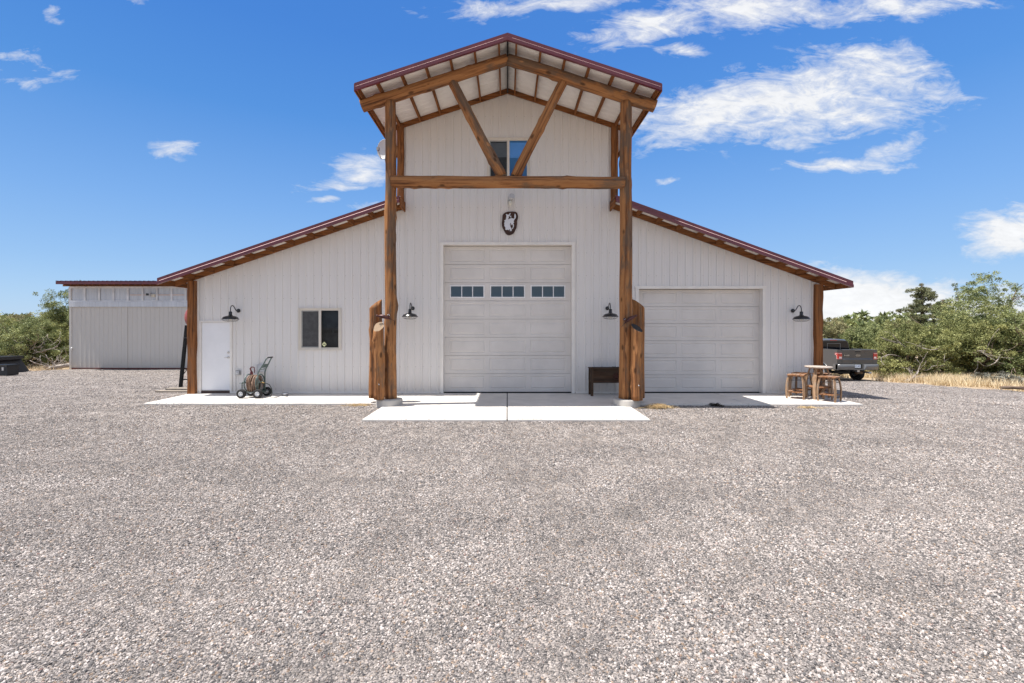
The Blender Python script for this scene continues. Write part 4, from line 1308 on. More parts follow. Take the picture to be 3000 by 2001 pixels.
# ---- fuel tank on its stand, planks
t = thing('fuel_tank', 'red fuel tank on a tall black stand beside the barn corner', 'fuel tank', (-10.27, 1.7, float(terrain(-10.2, 1.7)) + .05))
zt = 2.30
mb = MB(); mb.lathe([(.001, -.68), (.25, -.65), (.38, -.56), (.42, -.5), (.42, .5), (.38, .56), (.25, .65), (.001, .68)], 28, (0, .55, zt), axis='y'); mb.build('tank', M['red_paint'], t)
mb = MB()
mb.tube([(0, .55, zt + .4), (0, .55, zt + .5)], .05, 10); mb.build('filler_cap', M['steel'], t)
for (sx, yy) in ((-1, 0), (1, 0), (-1, 1.1), (1, 1.1)):
    mb = MB()
    a = Vector((sx * .37, yy + .1, zt - .26)); b = Vector((sx * .51, yy, 0))
    for (p, q) in ((a, b),):
        w = .042
        mb.add([(q.x - w, q.y - w, 0), (q.x + w, q.y - w, 0), (q.x + w, q.y + w, 0), (q.x - w, q.y + w, 0), (p.x - w, p.y - w, p.z), (p.x + w, p.y - w, p.z), (p.x + w, p.y + w, p.z), (p.x - w, p.y + w, p.z)],
               [(0, 3, 2, 1), (4, 5, 6, 7), (0, 1, 5, 4), (1, 2, 6, 5), (2, 3, 7, 6), (3, 0, 4, 7)])
    mb.build('leg', M['stand_black'], t)
mb = MB()
for yy in (0.0, 1.1):
    mb.tube([(-.54, yy, .25), (.54, yy, .25)], .022, 6); mb.tube([(-.44, yy + .05, 1.62), (.44, yy + .05, 1.62)], .022, 6)
    mb.tube([(-.54, yy, .25), (.44, yy + .05, 1.62)], .012, 6)
mb.build('cross_brace', M['black_metal'], t)
for (x0, x1, y, z, lab) in ((-10.75, -9.35, .62, 0, 'weathered board lying on gravel under the fuel tank stand'), (-10.6, -9.3, .86, .05, 'sun-bleached board lying across the lower board by the tank stand')):
    zz = float(terrain(x0, y)) + .012 + z
    mb = MB(); mb.box(x0, x1, y - .10, y + .10, zz, zz + .05)
    o = mb.build('wooden_plank', M['grey_wood']); tag(o, lab, 'plank')

# ------------------------------------------------------------------ storage shed
SD = 24.5; SY = SD - D; SF = SD / FPX
def sx(px): return (px - CX) * SF
def sz(py): return EYE + (CY - py) * SF
shed = thing('storage_shed', 'long pale metal shed with sliding doors and burgundy roof edge', 'shed', (0, 0, 0))
X0, X1, ZB = sx(206), -13.0, sz(1083)
ZT = sz(841)
shf = lambda s, z, o: (s, SY - o, z)
ZH0, ZH1 = sz(899), sz(886.5)
D0, DM0, DM1, D1 = sx(211.5), sx(368.3), sx(374.5), sx(545)
def shed_door(a, b):
    obs = siding(shed, M['shed_siding'], a, b, sz(1077.5), lambda s: ZH0, shf, name='sliding_door_panel', width=.9144, phase=a, hs=.5)
shed_door(D0, DM0); shed_door(DM1, D1)
for (a, b) in ((D0 - .09, D0), (DM0, DM1), (D1, D1 + .1)):
    mb = MB(); mb.box(a, b, SY - .035, SY + .03, sz(1077.5), ZH0); mb.build('door_stile', M['shed_siding'], shed)
mb = MB(); mb.box(X0, D1 + .9, SY - .09, SY + .02, ZH0, ZH1 + .03); mb.build('track_cover', M['clear_panel'], shed)
siding(shed, M['clear_panel'], X0, X1, ZH1 + .03, lambda s: ZT, shf, name='clear_panel', width=.9144, phase=X0, hs=.35)
mb = MB()
for px in (206, 250, 292, 334, 376, 419, 461, 504, 545):
    x = sx(px); mb.box(x - .05, x + .05, SY - .045, SY - .021, ZH1 + .04, ZT)
mb.box(X0, X1, SY - .046, SY - .02, ZT - .07, ZT + .03); mb.box(X0, X1, SY - .047, SY - .02, ZH1 + .03, ZH1 + .11)
mb.build('stud', plain('pale framing behind band', (.70, .71, .73), .5), shed)
mb = MB(); mb.box(sx(382), sx(545), SY - .044, SY - .021, sz(866), sz(862)); mb.build('girt', plain('pinkish framing', (.62, .53, .50), .6), shed)
mb = MB(); mb.box(X0 - .02, X0 + .09, SY - .04, SY + .05, ZB, ZT); mb.build('corner_trim', M['shed_siding'], shed)
mb = MB(); mb.box(X0 + .1, D1 + .1, SY - .04, SY + .04, ZB - .1, sz(1077.5)); mb.build('skid_board', M['dark_red_base'], shed)
mb = MB(); mb.box(D1 + .1, X1, SY - .01, SY + .03, ZB - .1, ZH0); mb.build('front_wall', M['shed_siding'], shed)
siding(shed, M['shed_siding'], SY, SY + 9, ZB - .1, lambda s: ZT, (lambda s, z, o: (X0 - o, s, z)), name='side_panel')
mb = MB(); mb.box(X0, X1, SY + 9, SY + 9.05, ZB - .1, ZT); mb.box(X1 - .05, X1, SY, SY + 9, ZB - .1, ZT); mb.build('rear_wall', M['shed_siding'], shed)
# roof: overhang to the front and left
RD = SD - .75; RF = RD / FPX
ry = RD - D
rx0 = (163 - CX) * RF; rz1 = EYE + (CY - 824.5) * RF; rz0 = EYE + (CY - 832.5) * RF
mb = MB(); mb.box(rx0, X1 + .4, ry, ry + .04, rz0, rz1); mb.build('fascia', M['burgundy'], shed)
mb = MB(); mb.add([(rx0, ry + .041, rz1 - .05), (X1 + .4, ry + .041, rz1 - .05), (X1 + .4, SY + 9.6, rz1 + .3), (rx0, SY + 9.6, rz1 + .3)], [(0, 1, 2, 3), (3, 2, 1, 0)])
mb.build('roof_deck', M['timber_x'], shed)
em, rm = MB(), MB()
x = rx0
cols, _ = rib_columns(rx0, X1 + .4, 0)
for (p, op), (q, oq) in zip(cols, cols[1:]):
    rm.add([(p, ry - .02, rz1 + .006 + op * 1.4), (q, ry - .02, rz1 + .006 + oq * 1.4), (q, SY + 9.6, rz1 + .34 + oq), (p, SY + 9.6, rz1 + .34 + op)], [(0, 1, 2, 3)])
rm.build('roof_sheet', M['burgundy'], shed)
mb = MB(); mb.box(rx0, rx0 + .04, ry + .04, SY + 9.6, rz0 + .02, rz1 - .055); mb.build('eave_board', M['timber_y'], shed)
tail = MB(); tail.box(-.03, .03, 0, .68, -.12, 0); tm = tail.mesh('rafter_tail', M['timber_y'])
xx = rx0 + .35
while xx < sx(560):
    link('rafter_tail', tm, shed, (xx, ry + .05, rz1 - .062)); xx += .36
mb = MB(); mb.box(X0 - .3, X1, SY - .10, SY - .05, ZT + .03, ZT + .1); mb.build('top_plate', M['timber_x'], shed)
# unseen joists inside give the translucent band its depth; latch
mb = MB(); mb.tube([(sx(213), SY - .05, sz(1018)), (sx(213) + .02, SY - .12, sz(1021)), (sx(213), SY - .05, sz(1025))], .025, 6); mb.build('latch', M['white_vinyl'], shed)
t = thing('flood_light', 'twin-head white flood light on the band above the shed doors', 'flood light', (sx(450), SY - .05, sz(866)))
mb = MB(); mb.box(-.05, .12, -.06, 0, -.07, .07); mb.build('mount', M['cream'], t)
mb = MB(); mb.box(-.22, -.03, -.2, -.06, -.02, .12); mb.build('lamp_head', M['light_box'], t)
mb = MB(); mb.box(-.20, -.06, -.206, -.2005, -.01, .10); mb.build('lens', M['black_dull'], t)

# ------------------------------------------------------------------ pickup truck
def profile_strip(mb, secs, m=0, smooth=True, close=False):
    n = len(secs[0]); vs = [p for s in secs for p in s]; fs = []
    for i in range(len(secs) - 1):
        for k in range(n - (0 if close else 1)):
            k2 = (k + 1) % n
            fs.append((i * n + k, i * n + k2, (i + 1) * n + k2, (i + 1) * n + k))
    mb.add(vs, fs, m, smooth)
TX, TY = (2513 - CX) * 24.0 / FPX, 24.0 - D
TZ = float(terrain(TX, TY + 1.3))
truck = thing('pickup_truck', 'dark grey pickup truck parked beyond the barn, tailgate towards the yard', 'pickup truck', (TX, TY, TZ), math.radians(0))
W = .985
WHY, CABY0, CABY1, LEN = 1.25, 1.78, 3.95, 5.85
WR = .43
# bed sides and body sides with wheel openings: polygon in (y,z) extruded thin, left and right
def side_poly(y0, y1, zb, zt, wheels):
    pts = [(y0, zt), (y0, zb)]
    for wy in wheels:
        r = .50
        a0 = math.acos(min(1, max(-1, 0))); base = WR + .02
        zc = WR
        th = math.asin(max(-1, min(1, (zb - zc) / r)))
        for k in range(13):
            a = PI - th + (th - (PI - th)) * k / 12
            pts.append((wy + r * math.cos(a), zc + r * math.sin(a)))
    pts += [(y1, zb), (y1, zt)]
    return pts
zb, zt = .62, 1.635
mb = MB()
for sg in (-1, 1):
    pol = side_poly(.03, 1.72, zb, zt, [WHY])
    mb.prism(pol, sg * W, sg * (W - .055), 'x')
    pol = side_poly(1.735, LEN - .15, zb - .05, 1.30, [LEN - 1.05])
    mb.prism(pol, sg * W, sg * (W - .08), 'x')
    mb.box(sg * (W - .11) if sg > 0 else -W, W if sg > 0 else sg * (W - .11), .05, 1.72, zt + .001, zt + .03)
mb.box(-W + .06, W - .06, .08, 1.70, .74, .80)
mb.box(-W + .081, W - .081, 1.735, LEN - .1, .62, .80)
mb.box(-W + .081, W - .081, CABY1, LEN - .18, .8, 1.30)
mb.box(-W + .08, W - .08, 1.74, CABY1, .80, 1.28)
body = mb.build('body', M['truck_paint'], truck)
# wheel-arch lips
mb = MB()
for sg in (-1, 1):
    for wy in (WHY, LEN - 1.05): mb.torus((sg * (W + .002), wy, WR), .51, .022, 'x', 18, 5, a0=.3, a1=PI - .3)
mb.build('arch_lip', M['bumper'], truck)
# cab
def cab_sec(y, wbot, wtop, zlo, zhi):
    return [(-wbot, y, zlo), (-wbot + .02, y, zlo + .1), (-wtop - .03, y, zhi - .09), (-wtop + .06, y, zhi - .015), (-wtop * .5, y, zhi + .012), (0, y, zhi + .016),
            (wtop * .5, y, zhi + .012), (wtop - .06, y, zhi - .015), (wtop + .03, y, zhi - .09), (wbot - .02, y, zlo + .1), (wbot, y, zlo)]
mb = MB()
secs = [cab_sec(CABY0, .93, .74, 1.28, 2.08), cab_sec(CABY0 + .18, .95, .77, 1.28, 2.135), cab_sec(CABY0 + 1.1, .96, .78, 1.28, 2.14), cab_sec(CABY0 + 1.7, .96, .76, 1.28, 2.08), cab_sec(CABY1 + .35, .95, .80, 1.28, 1.40)]
profile_strip(mb, secs)
mb.f.append(tuple(range(11))[::-1]); mb.m.append(0); mb.s.append(False)
mb.build('cab', M['truck_paint'], truck)
gy = CABY0 - .008
mb = MB(); mb.add([(-.88, gy, 1.36), (.88, gy, 1.36), (.74, gy, 2.00), (.66, gy, 2.035), (-.66, gy, 2.035), (-.74, gy, 2.00)], [(0, 1, 2, 3, 4, 5)]); rw = mb.build('rear_window', M['tinted'], truck)
mb = MB()
for (a, b, c, d) in ((-.36, .36, 1.385, 1.41), (-.36, .36, 1.90, 1.925), (-.36, -.335, 1.41, 1.90), (.335, .36, 1.41, 1.90)): mb.box(a, b, gy - .014, gy - .003, c, d)
mb.build('slider_frame', M['bumper'], rw)
mb = MB(); mb.box(-.18, .18, CABY0 - .012, CABY0 + .04, 2.075, 2.11); mb.build('brake_light', M['tail_red'], truck)
for sg in (-1, 1):
    mb = MB()
    for (a, b) in ((CABY0 + .28, CABY0 + 1.0), (CABY0 + 1.08, CABY0 + 1.85)):
        f = [(sg * .955, a, 1.40), (sg * .955, b, 1.40), (sg * .825, b - (.25 if b > CABY0 + 1.5 else 0), 2.0), (sg * .825, a + .03, 2.0)]
        mb.add([(p[0] + sg * .006, p[1], p[2]) for p in f], [(0, 1, 2, 3) if sg > 0 else (3, 2, 1, 0)])
    mb.build('side_window', M['tinted'], truck)
    mb = MB(); mb.box(min(sg * .98, sg * 1.2), max(sg * .98, sg * 1.2), CABY1 - .25, CABY1 - .12, 1.32, 1.56); mb.build('mirror', M['black_dull'], truck)
# tailgate with spoiler lip and a crease
mb = MB()
def tgx(z0, y0): return [(-.785, y0, z0), (.785, y0, z0)]
secs = [tgx(.955, .02), tgx(1.16, .0), tgx(1.24, .03), tgx(1.44, .015), tgx(1.56, .0), tgx(1.60, -.012), tgx(1.655, -.02), tgx(1.675, .0), tgx(1.675, .09), tgx(.955, .09)]
profile_strip(mb, secs, smooth=False)
mb.f += [tuple(2 * k for k in range(10)), tuple(2 * k + 1 for k in reversed(range(10)))]; mb.m += [0, 0]; mb.s += [False, False]
tg = mb.build('tailgate', M['truck_paint'], truck)
mb = MB(); mb.box(-.13, .13, -.016, .02, 1.53, 1.595); mb.box(-.17, .17, -.03, -.0, 1.615, 1.652, 1); mb.build('handle', [M['black_dull'], M['bumper']], tg)
mb = MB(); n = 26
mb.add([(.125 * math.cos(2 * PI * k / n), -.012, 1.375 + .05 * math.sin(2 * PI * k / n)) for k in range(n)], [tuple(range(n))], 0)
mb.add([(.112 * math.cos(2 * PI * k / n), -.0145, 1.375 + .041 * math.sin(2 * PI * k / n)) for k in range(n)], [tuple(range(n))], 1)
mb.build('oval_emblem', [M['chrome'], M['truck_dark']], tg)
def text_mesh(name, s, size, mat, parent, loc, bold=0.0, shear=0.0, sxy=1.0):
    c = bpy.data.curves.new(name, 'FONT'); c.body = s; c.size = size; c.align_x = 'CENTER'; c.align_y = 'CENTER'; c.offset = bold; c.shear = shear; c.extrude = .001
    o = bpy.data.objects.new(name + '_tmp', c); COL.objects.link(o)
    dg = bpy.context.evaluated_depsgraph_get(); dg.update()
    me = bpy.data.meshes.new_from_object(o.evaluated_get(dg)); me.name = name
    bpy.data.objects.remove(o); bpy.data.curves.remove(c)
    me.materials.clear(); me.materials.append(mat)
    r = link(name, me, parent, loc); r.rotation_euler = (PI / 2, 0, 0); r.scale = (sxy, 1, 1)
    return r
text_mesh('emblem_script', 'Ford', .075, M['chrome'], tg, (0, -.017, 1.378), .001, .25, 1.25)
text_mesh('model_badge', 'F-150', .085, M['chrome'], tg, (-.56, -.006, 1.375), .002, .1, 1.3)
# tail lamps, wrap round the corner
for sg in (-1, 1):
    mb = MB()
    o1 = [(.79, 1.18), (.79, 1.50), (W + .004, 1.50), (W + .004, 1.18)]
    mb.prism([(sg * a, b) for a, b in o1][::sg], .0, .05, 'y')
    shp = [(.02, 1.18), (.02, 1.50), (.22, 1.50), (.24, 1.42), (.12, 1.35), (.10, 1.18)]
    mb.prism(shp[::sg], sg * (W - .02), sg * (W + .012), 'x')
    lo = mb.build('tail_lamp', M['tail_red'], truck)
    mb = MB(); z = lambda a: a
    xa, xb = sorted((sg * .81, sg * .93)); mb.box(xa, xb, -.006, -.001, 1.23, 1.31)
    xa, xb = sorted((sg * .80, sg * .975)); mb.box(xa, xb, -.007, -.001, 1.462, 1.48); mb.box(xa, xb, -.007, -.001, 1.198, 1.214)
    mb.build('clear_lens', M['tail_clear'], lo)
    mb = MB()
    for (a, b, c, d) in ((.03, .20, 1.462, 1.478), (.03, .09, 1.198, 1.212)):
        mb.box(min(sg * (W + .013), sg * (W + .017)), max(sg * (W + .013), sg * (W + .017)), a, b, c, d)
    pl = [(.185, 1.478), (.20, 1.478), (.215, 1.43), (.105, 1.36), (.085, 1.21), (.072, 1.21), (.092, 1.37), (.195, 1.432)]
    mb.prism(pl[::sg], sg * (W + .013), sg * (W + .017), 'x'); mb.build('light_strip', M['tail_clear'], lo)
    mb = MB(); xa, xb = sorted((sg * .79, sg * W)); mb.box(xa, xb, .01, .06, .955, 1.178); mb.box(xa, xb, .01, .06, 1.502, zt + .03); mb.build('corner_panel', M['truck_paint'], truck)
# bumper with plate recess
mb = MB()
def bsec(x, y): return [(x, y + .10, .935), (x, y + .01, .93), (x, y - .03, .90), (x, y - .03, .80), (x, y + .0, .665), (x, y + .12, .64)]
for (xa, xb) in ((-1.03, -.235), (.235, 1.03)):
    secs = [bsec(xa, .02 if xa < -1 else -.10)] + [bsec(xa + (xb - xa) * k / 6, -.10 + (.10 * max(0, abs(xa + (xb - xa) * k / 6) - .8) / .23 if True else 0)) for k in range(7)]
    profile_strip(mb, secs, smooth=True)
    for s_, rev in ((secs[0], False), (secs[-1], True)): mb.add(s_, [tuple(range(6))[::-1] if rev else tuple(range(6))])
mb.box(-.235, .235, -.06, .1, .64, .705)
for sg in (-1, 1):
    mb.box(min(sg * 1.03, sg * .99), max(sg * 1.03, sg * .99), -.02, .32, .66, .93)
bump = mb.build('rear_bumper', M['bumper'], truck)
mb = MB(); mb.box(-.235, .235, -.0, .05, .705, .93); mb.build('recess', M['black_dull'], bump)
mb = MB(); mb.box(-.20, .105, -.062, -.055, .755, .915); po = mb.build('license_plate', M['plate_white'], truck)
text_mesh('plate_text', '571 MTJ', .085, M['blue_ink'], po, (-.047, -.0645, .84), .001, 0, .85)
# wheels
for (x, y) in ((-W + .13, WHY), (W - .13, WHY), (-W + .13, LEN - 1.05), (W - .13, LEN - 1.05)):
    mb = MB(); mb.lathe([(.24, -.135), (.34, -.148), (.405, -.135), (.43, -.10), (.43, .10), (.405, .135), (.34, .148), (.24, .135)], 32, (x, y, WR), axis='x')
    w = mb.build('wheel', M['rubber'], truck)
    mb = MB(); sg = 1 if x > 0 else -1
    mb.lathe([(.25, -.10), (.235, .11 * 1), (.21, .09), (.06, .075), (.05, .12), (.001, .12)] if sg > 0 else [(.25, .10), (.235, -.11), (.21, -.09), (.06, -.075), (.05, -.12), (.001, -.12)], 24, (x, y, WR), axis='x')
    mb.build('rim', M['steel'], w)
mb = MB(); mb.tube([(-W + .2, WHY, WR), (W - .2, WHY, WR)], .07, 10); mb.lathe([(.001, -.14), (.12, -.1), (.15, 0), (.12, .1), (.001, .14)], 14, (0, WHY, WR), axis='x')
mb.box(-.42, -.32, .1, LEN - .5, .56, .68); mb.box(.32, .42, .1, LEN - .5, .56, .68)
mb.lathe([(.001, -.09), (.30, -.09), (.36, 0), (.30, .09), (.001, .09)], 18, (-.36, .62, .50))
mb.build('chassis', M['truck_dark'], truck)
mb = MB(); mb.box(-.06, .06, -.05, .3, .55, .63); mb.tube([(.52, .3, .52), (.56, .05, .51), (.62, -.09, .505)], .045, 12); mb.build('exhaust', M['steel'], truck)
mb = MB(); mb.tube([(.30, .55, .47), (.62, .55, .47)], .10, 12); mb.build('muffler', plain('rusty muffler', (.22, .16, .11), .6, metal=.4), truck)

# ------------------------------------------------------------------ black things at the left edge
def fx(px, d): return (px - CX) * d / FPX
d_ = 21.6
bx = fx(20, d_); by = d_ - D; bz = float(terrain(bx, by))
t = thing('bed_liner', 'ribbed black plastic bed liner upturned on the gravel edge', 'bed liner', (bx - 1.55, by + .5, bz + .01), math.radians(4))
mb = MB()
pts_top, pts_bot = .72, 0
L_, Wd = 1.55, 1.5
mb.add([(-L_, -Wd / 2, 0), (L_ - .25, -Wd / 2, 0), (L_ - .25, Wd / 2, 0), (-L_, Wd / 2, 0), (-L_ + .1, -Wd / 2 + .12, .62), (L_ - .62, -Wd / 2 + .12, .70), (L_ - .62, Wd / 2 - .12, .70), (-L_ + .1, Wd / 2 - .12, .62)],
       [(0, 3, 2, 1), (4, 5, 6, 7), (0, 1, 5, 4), (1, 2, 6, 5), (2, 3, 7, 6), (3, 0, 4, 7)])
mb.build('shell', M['black_dull'], t)
for k in range(7):
    x = -L_ + .35 + k * .36
    mb = MB(); mb.box(x, x + .16, -Wd / 2 + .10, Wd / 2 - .10, .60, .75 if k > 2 else .70); mb.add([(x, -Wd / 2 - .02, .03), (x + .16, -Wd / 2 - .02, .03), (x + .16, -Wd / 2 + .099, .70), (x, -Wd / 2 + .099, .70)], [(0, 1, 2, 3)]); mb.build('rib', M['black_dull'], t)
mb = MB(); mb.box(-L_ - .02, L_ - .2, -Wd / 2 - .06, -Wd / 2 - .001, .0, .07); mb.build('flange', M['black_dull'], t)
t = thing('tool_box', 'black metal truck tool box in front of the bed liner', 'tool box', (bx + .27, by - .75, float(terrain(bx - .7, by - .75)) + .01))
mb = MB(); mb.box(-.75, .78, -.25, .25, .0, .40); mb.build('case', M['black_dull'], t)
mb = MB(); mb.box(-.77, .80, -.27, .27, .402, .46); mb.build('lid', M['black_metal'], t)
mb = MB(); mb.box(.58, .66, -.275, -.251, .22, .36); mb.build('latch', M['steel'], t)
mb = MB(); mb.box(-1.2, .4, -1.05, -.95, -.004, .03)
o = mb.build('wooden_plank', M['grey_wood'], None, (bx - .5, by - .35, float(terrain(bx, by - 1)) + .014)); tag(o, 'thin grey board on the gravel before the black tool box', 'plank')

# ------------------------------------------------------------------ plants
def mesh_tris(name, V, tone, mat):
    """V (n,3,3) loose triangles with one tone each"""
    n = len(V)
    me = bpy.data.meshes.new(name)
    me.vertices.add(n * 3); me.loops.add(n * 3); me.polygons.add(n)
    me.vertices.foreach_set('co', V.reshape(-1).astype(np.float32))
    me.loops.foreach_set('vertex_index', np.arange(n * 3, dtype=np.int32))
    me.polygons.foreach_set('loop_start', np.arange(0, n * 3, 3, dtype=np.int32))
    me.polygons.foreach_set('loop_total', np.full(n, 3, np.int32))
    at = me.attributes.new('tone', 'FLOAT', 'FACE'); at.data.foreach_set('value', tone.astype(np.float32))
    me.materials.append(mat); me.update(); me.validate()
    return me

def clumps(R, centers, radii, per, size, upbias=.3):
    """sprays of small triangles round the clump centres, thicker at the rim"""
    k = len(centers)
    d = R.normal(size=(k, per, 3)); d /= np.linalg.norm(d, axis=2, keepdims=True)
    d[..., 2] += upbias; d /= np.linalg.norm(d, axis=2, keepdims=True)
    rad = radii[:, None, None] * (R.random((k, per, 1)) ** .45)
    c = centers[:, None, :] + d * rad * np.array([1, 1, .8])
    a = d + R.normal(size=d.shape) * .45; a /= np.linalg.norm(a, axis=2, keepdims=True)
    b = np.cross(a, R.normal(size=d.shape)); b /= np.linalg.norm(b, axis=2, keepdims=True) + 1e-9
    s = size * (.6 + .8 * R.random((k, per, 1)))
    V = np.stack([c - b * s * .42, c + b * s * .42, c + a * s * 1.25], 2)
    tone = np.clip(R.random((k, 1)) ** 1.2 * .72 + R.random((k, per)) * .34 - .03, 0, 1)
    return V.reshape(-1, 3, 3), tone.reshape(-1)

def branch(mb, R, p, d, L, r, depth, tips, gnarl=.35, up=.1, minr=.012):
    pts = [Vector(p)]; rads = [r]; n = 5
    d = Vector(d).normalized()
    for i in range(n):
        d = (d + Vector(R.normal(size=3)) * gnarl * .5 + Vector((0, 0, up * .3))).normalized()
        pts.append(pts[-1] + d * L / n); rads.append(max(minr, r * (1 - .65 * (i + 1) / n)))
    mb.tube(pts, rads, 6 if r > .05 else 4)
    if depth <= 0:
        tips.append(pts[-1]); tips.append(pts[-2]); return
    for k in range(3 if depth > 1 else 4):
        i = int(R.integers(1, n + 1))
        nd = (d + Vector(R.normal(size=3)) * .85 + Vector((0, 0, up))).normalized()
        branch(mb, R, pts[i], nd, L * R.uniform(.5, .75), max(minr, rads[i] * .6), depth - 1, tips, gnarl, up, minr)
    tips.append(pts[-1])

def tree(name, label, group, x, y, h, w, mat, seed, kind='juniper', dens=1.0, lean=(0, 0), cat='tree', per=60, size=.08, bare=.0):
    R = np.random.default_rng(seed)
    z = float(terrain(x, y)) - .05
    t = thing(name, label, cat, (x, y, z), 0, group)
    mb = MB(); tips = []
    C = []; rad = []
    if kind == 'juniper':
        base_r = .05 * h
        for k in range(3 if h < 3.2 else 4):
            a = R.uniform(0, 2 * PI)
            branch(mb, R, (0, 0, 0), (.45 * math.cos(a) + lean[0], .45 * math.sin(a) + lean[1], .9), h * .62, base_r * R.uniform(.6, 1), 2, tips, .42, .12)
        # crown: several overlapping lobes, clumps near their surface
        lobes = []
        nl = int(8 + 6 * w / 2)
        for k in range(nl):
            a = R.uniform(0, 2 * PI); rr = w * .62 * math.sqrt(R.random())
            zz = h * R.uniform(.15, .80) * (1 - .25 * rr / w)
            lobes.append((rr * math.cos(a) + lean[0] * zz, rr * math.sin(a) + lean[1] * zz, zz, w * R.uniform(.24, .42), h * R.uniform(.12, .23)))
        lobes.append((lean[0] * h, lean[1] * h, h * .80, w * .42, h * .20))
        per_l = int(28 * dens * (w / 2) ** 1.1)
        for (lx, ly, lz, lr, lh) in lobes:
            d = R.normal(size=(per_l, 3)); d /= np.linalg.norm(d, axis=1, keepdims=True)
            rr = .72 + .42 * R.random((per_l, 1))
            p = np.array([lx, ly, lz]) + d * rr * np.array([lr, lr, lh])
            C.append(p)
        C.append(np.array([[q.x, q.y, q.z] for q in tips]))
        C = np.concatenate(C); C = C[C[:, 2] > .06 * h * R.random(len(C)) + .03]
        C[:, 2] = np.minimum(C[:, 2], h * 1.02)
        rad = .06 * w ** .6 + R.random(len(C)) ** 1.5 * .13 * w ** .6
    elif kind == 'pine':
        lead = [(0, 0, 0), (.05 * h * R.uniform(-1, 1), 0, h * .5), (lean[0] * h, lean[1] * h, h)]
        mb.tube(lead, [.035 * h, .022 * h, .008 * h], 7)
        nw = 18
        for i in range(nw):
            f = min(.97, .18 + .8 * i / nw + R.uniform(-.03, .03))
            zz = h * f; reach = w * (1.05 - f) ** .8 * R.uniform(.5, 1.25)
            for k in range(R.integers(1, 5)):
                a = R.uniform(0, 2 * PI); reach = w * (1.05 - f) ** .8 * R.uniform(.35, 1.25)
                p0 = Vector((lean[0] * zz, lean[1] * zz, zz)); p1 = p0 + Vector((math.cos(a) * reach, math.sin(a) * reach, R.uniform(-.05, .22) * reach))
                mid = (p0 + p1) / 2 + Vector((0, 0, .06 * reach))
                mb.tube([p0, mid, p1], [.012 * h * (1.1 - f), .008 * h * (1.1 - f) + .004, .006], 4)
                m = int(5 + 9 * reach / w * dens)
                q = np.linspace(.30, 1.0, m)[:, None]
                pts = np.array(p0) * (1 - q) ** 2 + 2 * np.array(mid) * q * (1 - q) + np.array(p1) * q ** 2
                pts += R.normal(size=pts.shape) * np.array([.08, .08, .028]) * w * .6
                C.append(pts)
        C.append(np.array([[lean[0] * h, lean[1] * h, h * .98], [lean[0] * h + .05, lean[1] * h, h * .94]]))
        C = np.concatenate(C); rad = (.055 + R.random(len(C)) * .075) * w ** .55
    elif kind == 'sparse':
        branch(mb, R, (0, 0, 0), (lean[0], lean[1], 1.0), h * .62, .045 * h, 3, tips, .40, .10)
        C = np.array([[q.x, q.y, q.z] for q in tips]); C = C[C[:, 2] > h * .30]
        C = np.concatenate([C + R.normal(size=C.shape) * .13 * w for _ in range(max(1, int(2.2 * dens)))])
        rad = (.10 + R.random(len(C)) * .14) * w ** .6
    if bare > 0:                                # dead grey limbs poking out of the crown
        dm = MB(); dt = []
        for k in range(int(7 * bare)):
            a = R.uniform(PI, 2 * PI)
            p = (w * .35 * math.cos(a), w * .35 * math.sin(a), h * R.uniform(.12, .42))
            branch(dm, R, p, (math.cos(a), math.sin(a), R.uniform(-.1, .5)), w * R.uniform(.45, .75), .05, 1, dt, .55, .05, .008)
        if dm.f: dm.build('dead_limbs', M['dead_wood'], t)
    mb.build('trunk', M['bark'], t)
    V, tone = clumps(R, C, np.asarray(rad) * np.ones(len(C)), per, size)
    me = mesh_tris('crown', V, tone, mat)
    link('crown', me, t)
    return t

G = 'junipers and pines round the yard'
def at(px, d): return fx(px, d), d - D
# right-hand side, nearest first
x, y = at(2850, 25.5); tree('juniper_tree', 'broad yellow-green juniper in front, right of the yard, reaching the grass', G, x, y, 4.15, 2.9, M['leaf_bright'], 101, dens=1.5, bare=1.0, per=96, size=0.051)
x, y = at(2905, 28.5); tree('juniper_tree', 'tallest round-topped juniper rising behind the broad yellow-green one', G, x, y, 6.1, 2.9, M['leaf_mid'], 102, dens=1.45, per=96, size=0.055)
x, y = at(2640, 27.5); tree('juniper_tree', 'low yellow-green juniper with grey dead limbs right of the truck', G, x, y, 3.35, 2.3, M['leaf_bright'], 103, dens=1.4, bare=1.2, per=96, size=0.051)
x, y = at(2525, 31); tree('juniper_tree', 'mid-height juniper directly behind the truck tailgate', G, x, y, 3.0, 2.1, M['leaf_mid'], 104, dens=1.3, per=90, size=0.055)
x, y = at(2438, 34); tree('juniper_tree', 'thin-topped juniper showing beside the corner timber above the truck cab', G, x, y, 3.6, 2.1, M['leaf_olive'], 105, dens=1.1, per=82, size=0.061)
x, y = at(2420, 38); tree('juniper_tree', 'sparse tall juniper peeking out beside the right corner timber', G, x, y, 4.6, 1.5, M['leaf_mid'], 106, 'sparse', dens=2.2, per=90, size=0.061)
x, y = at(2700, 38); tree('pine_tree', 'tall layered pine with long level limbs against the cloud', G, x, y, 6.4, 3.3, M['leaf_dark'], 107, 'pine', dens=1.3, per=92, size=0.061)
x, y = at(2762, 36); tree('pine_tree', 'slim olive pine close on the right of the tall layered pine', G, x, y, 5.0, 1.7, M['leaf_olive'], 108, 'pine', dens=1.3, per=90, size=0.061)
x, y = at(3020, 24); tree('juniper_tree', 'shadowy juniper cut by the right picture edge', G, x, y, 3.9, 2.2, M['leaf_mid'], 109, dens=1.3, per=90, size=0.055)
x, y = at(2580, 44); tree('juniper_tree', 'rounded juniper further back left of the tall pine', G, x, y, 3.1, 2.8, M['leaf_mid'], 110, dens=1.0, per=76, size=0.076)
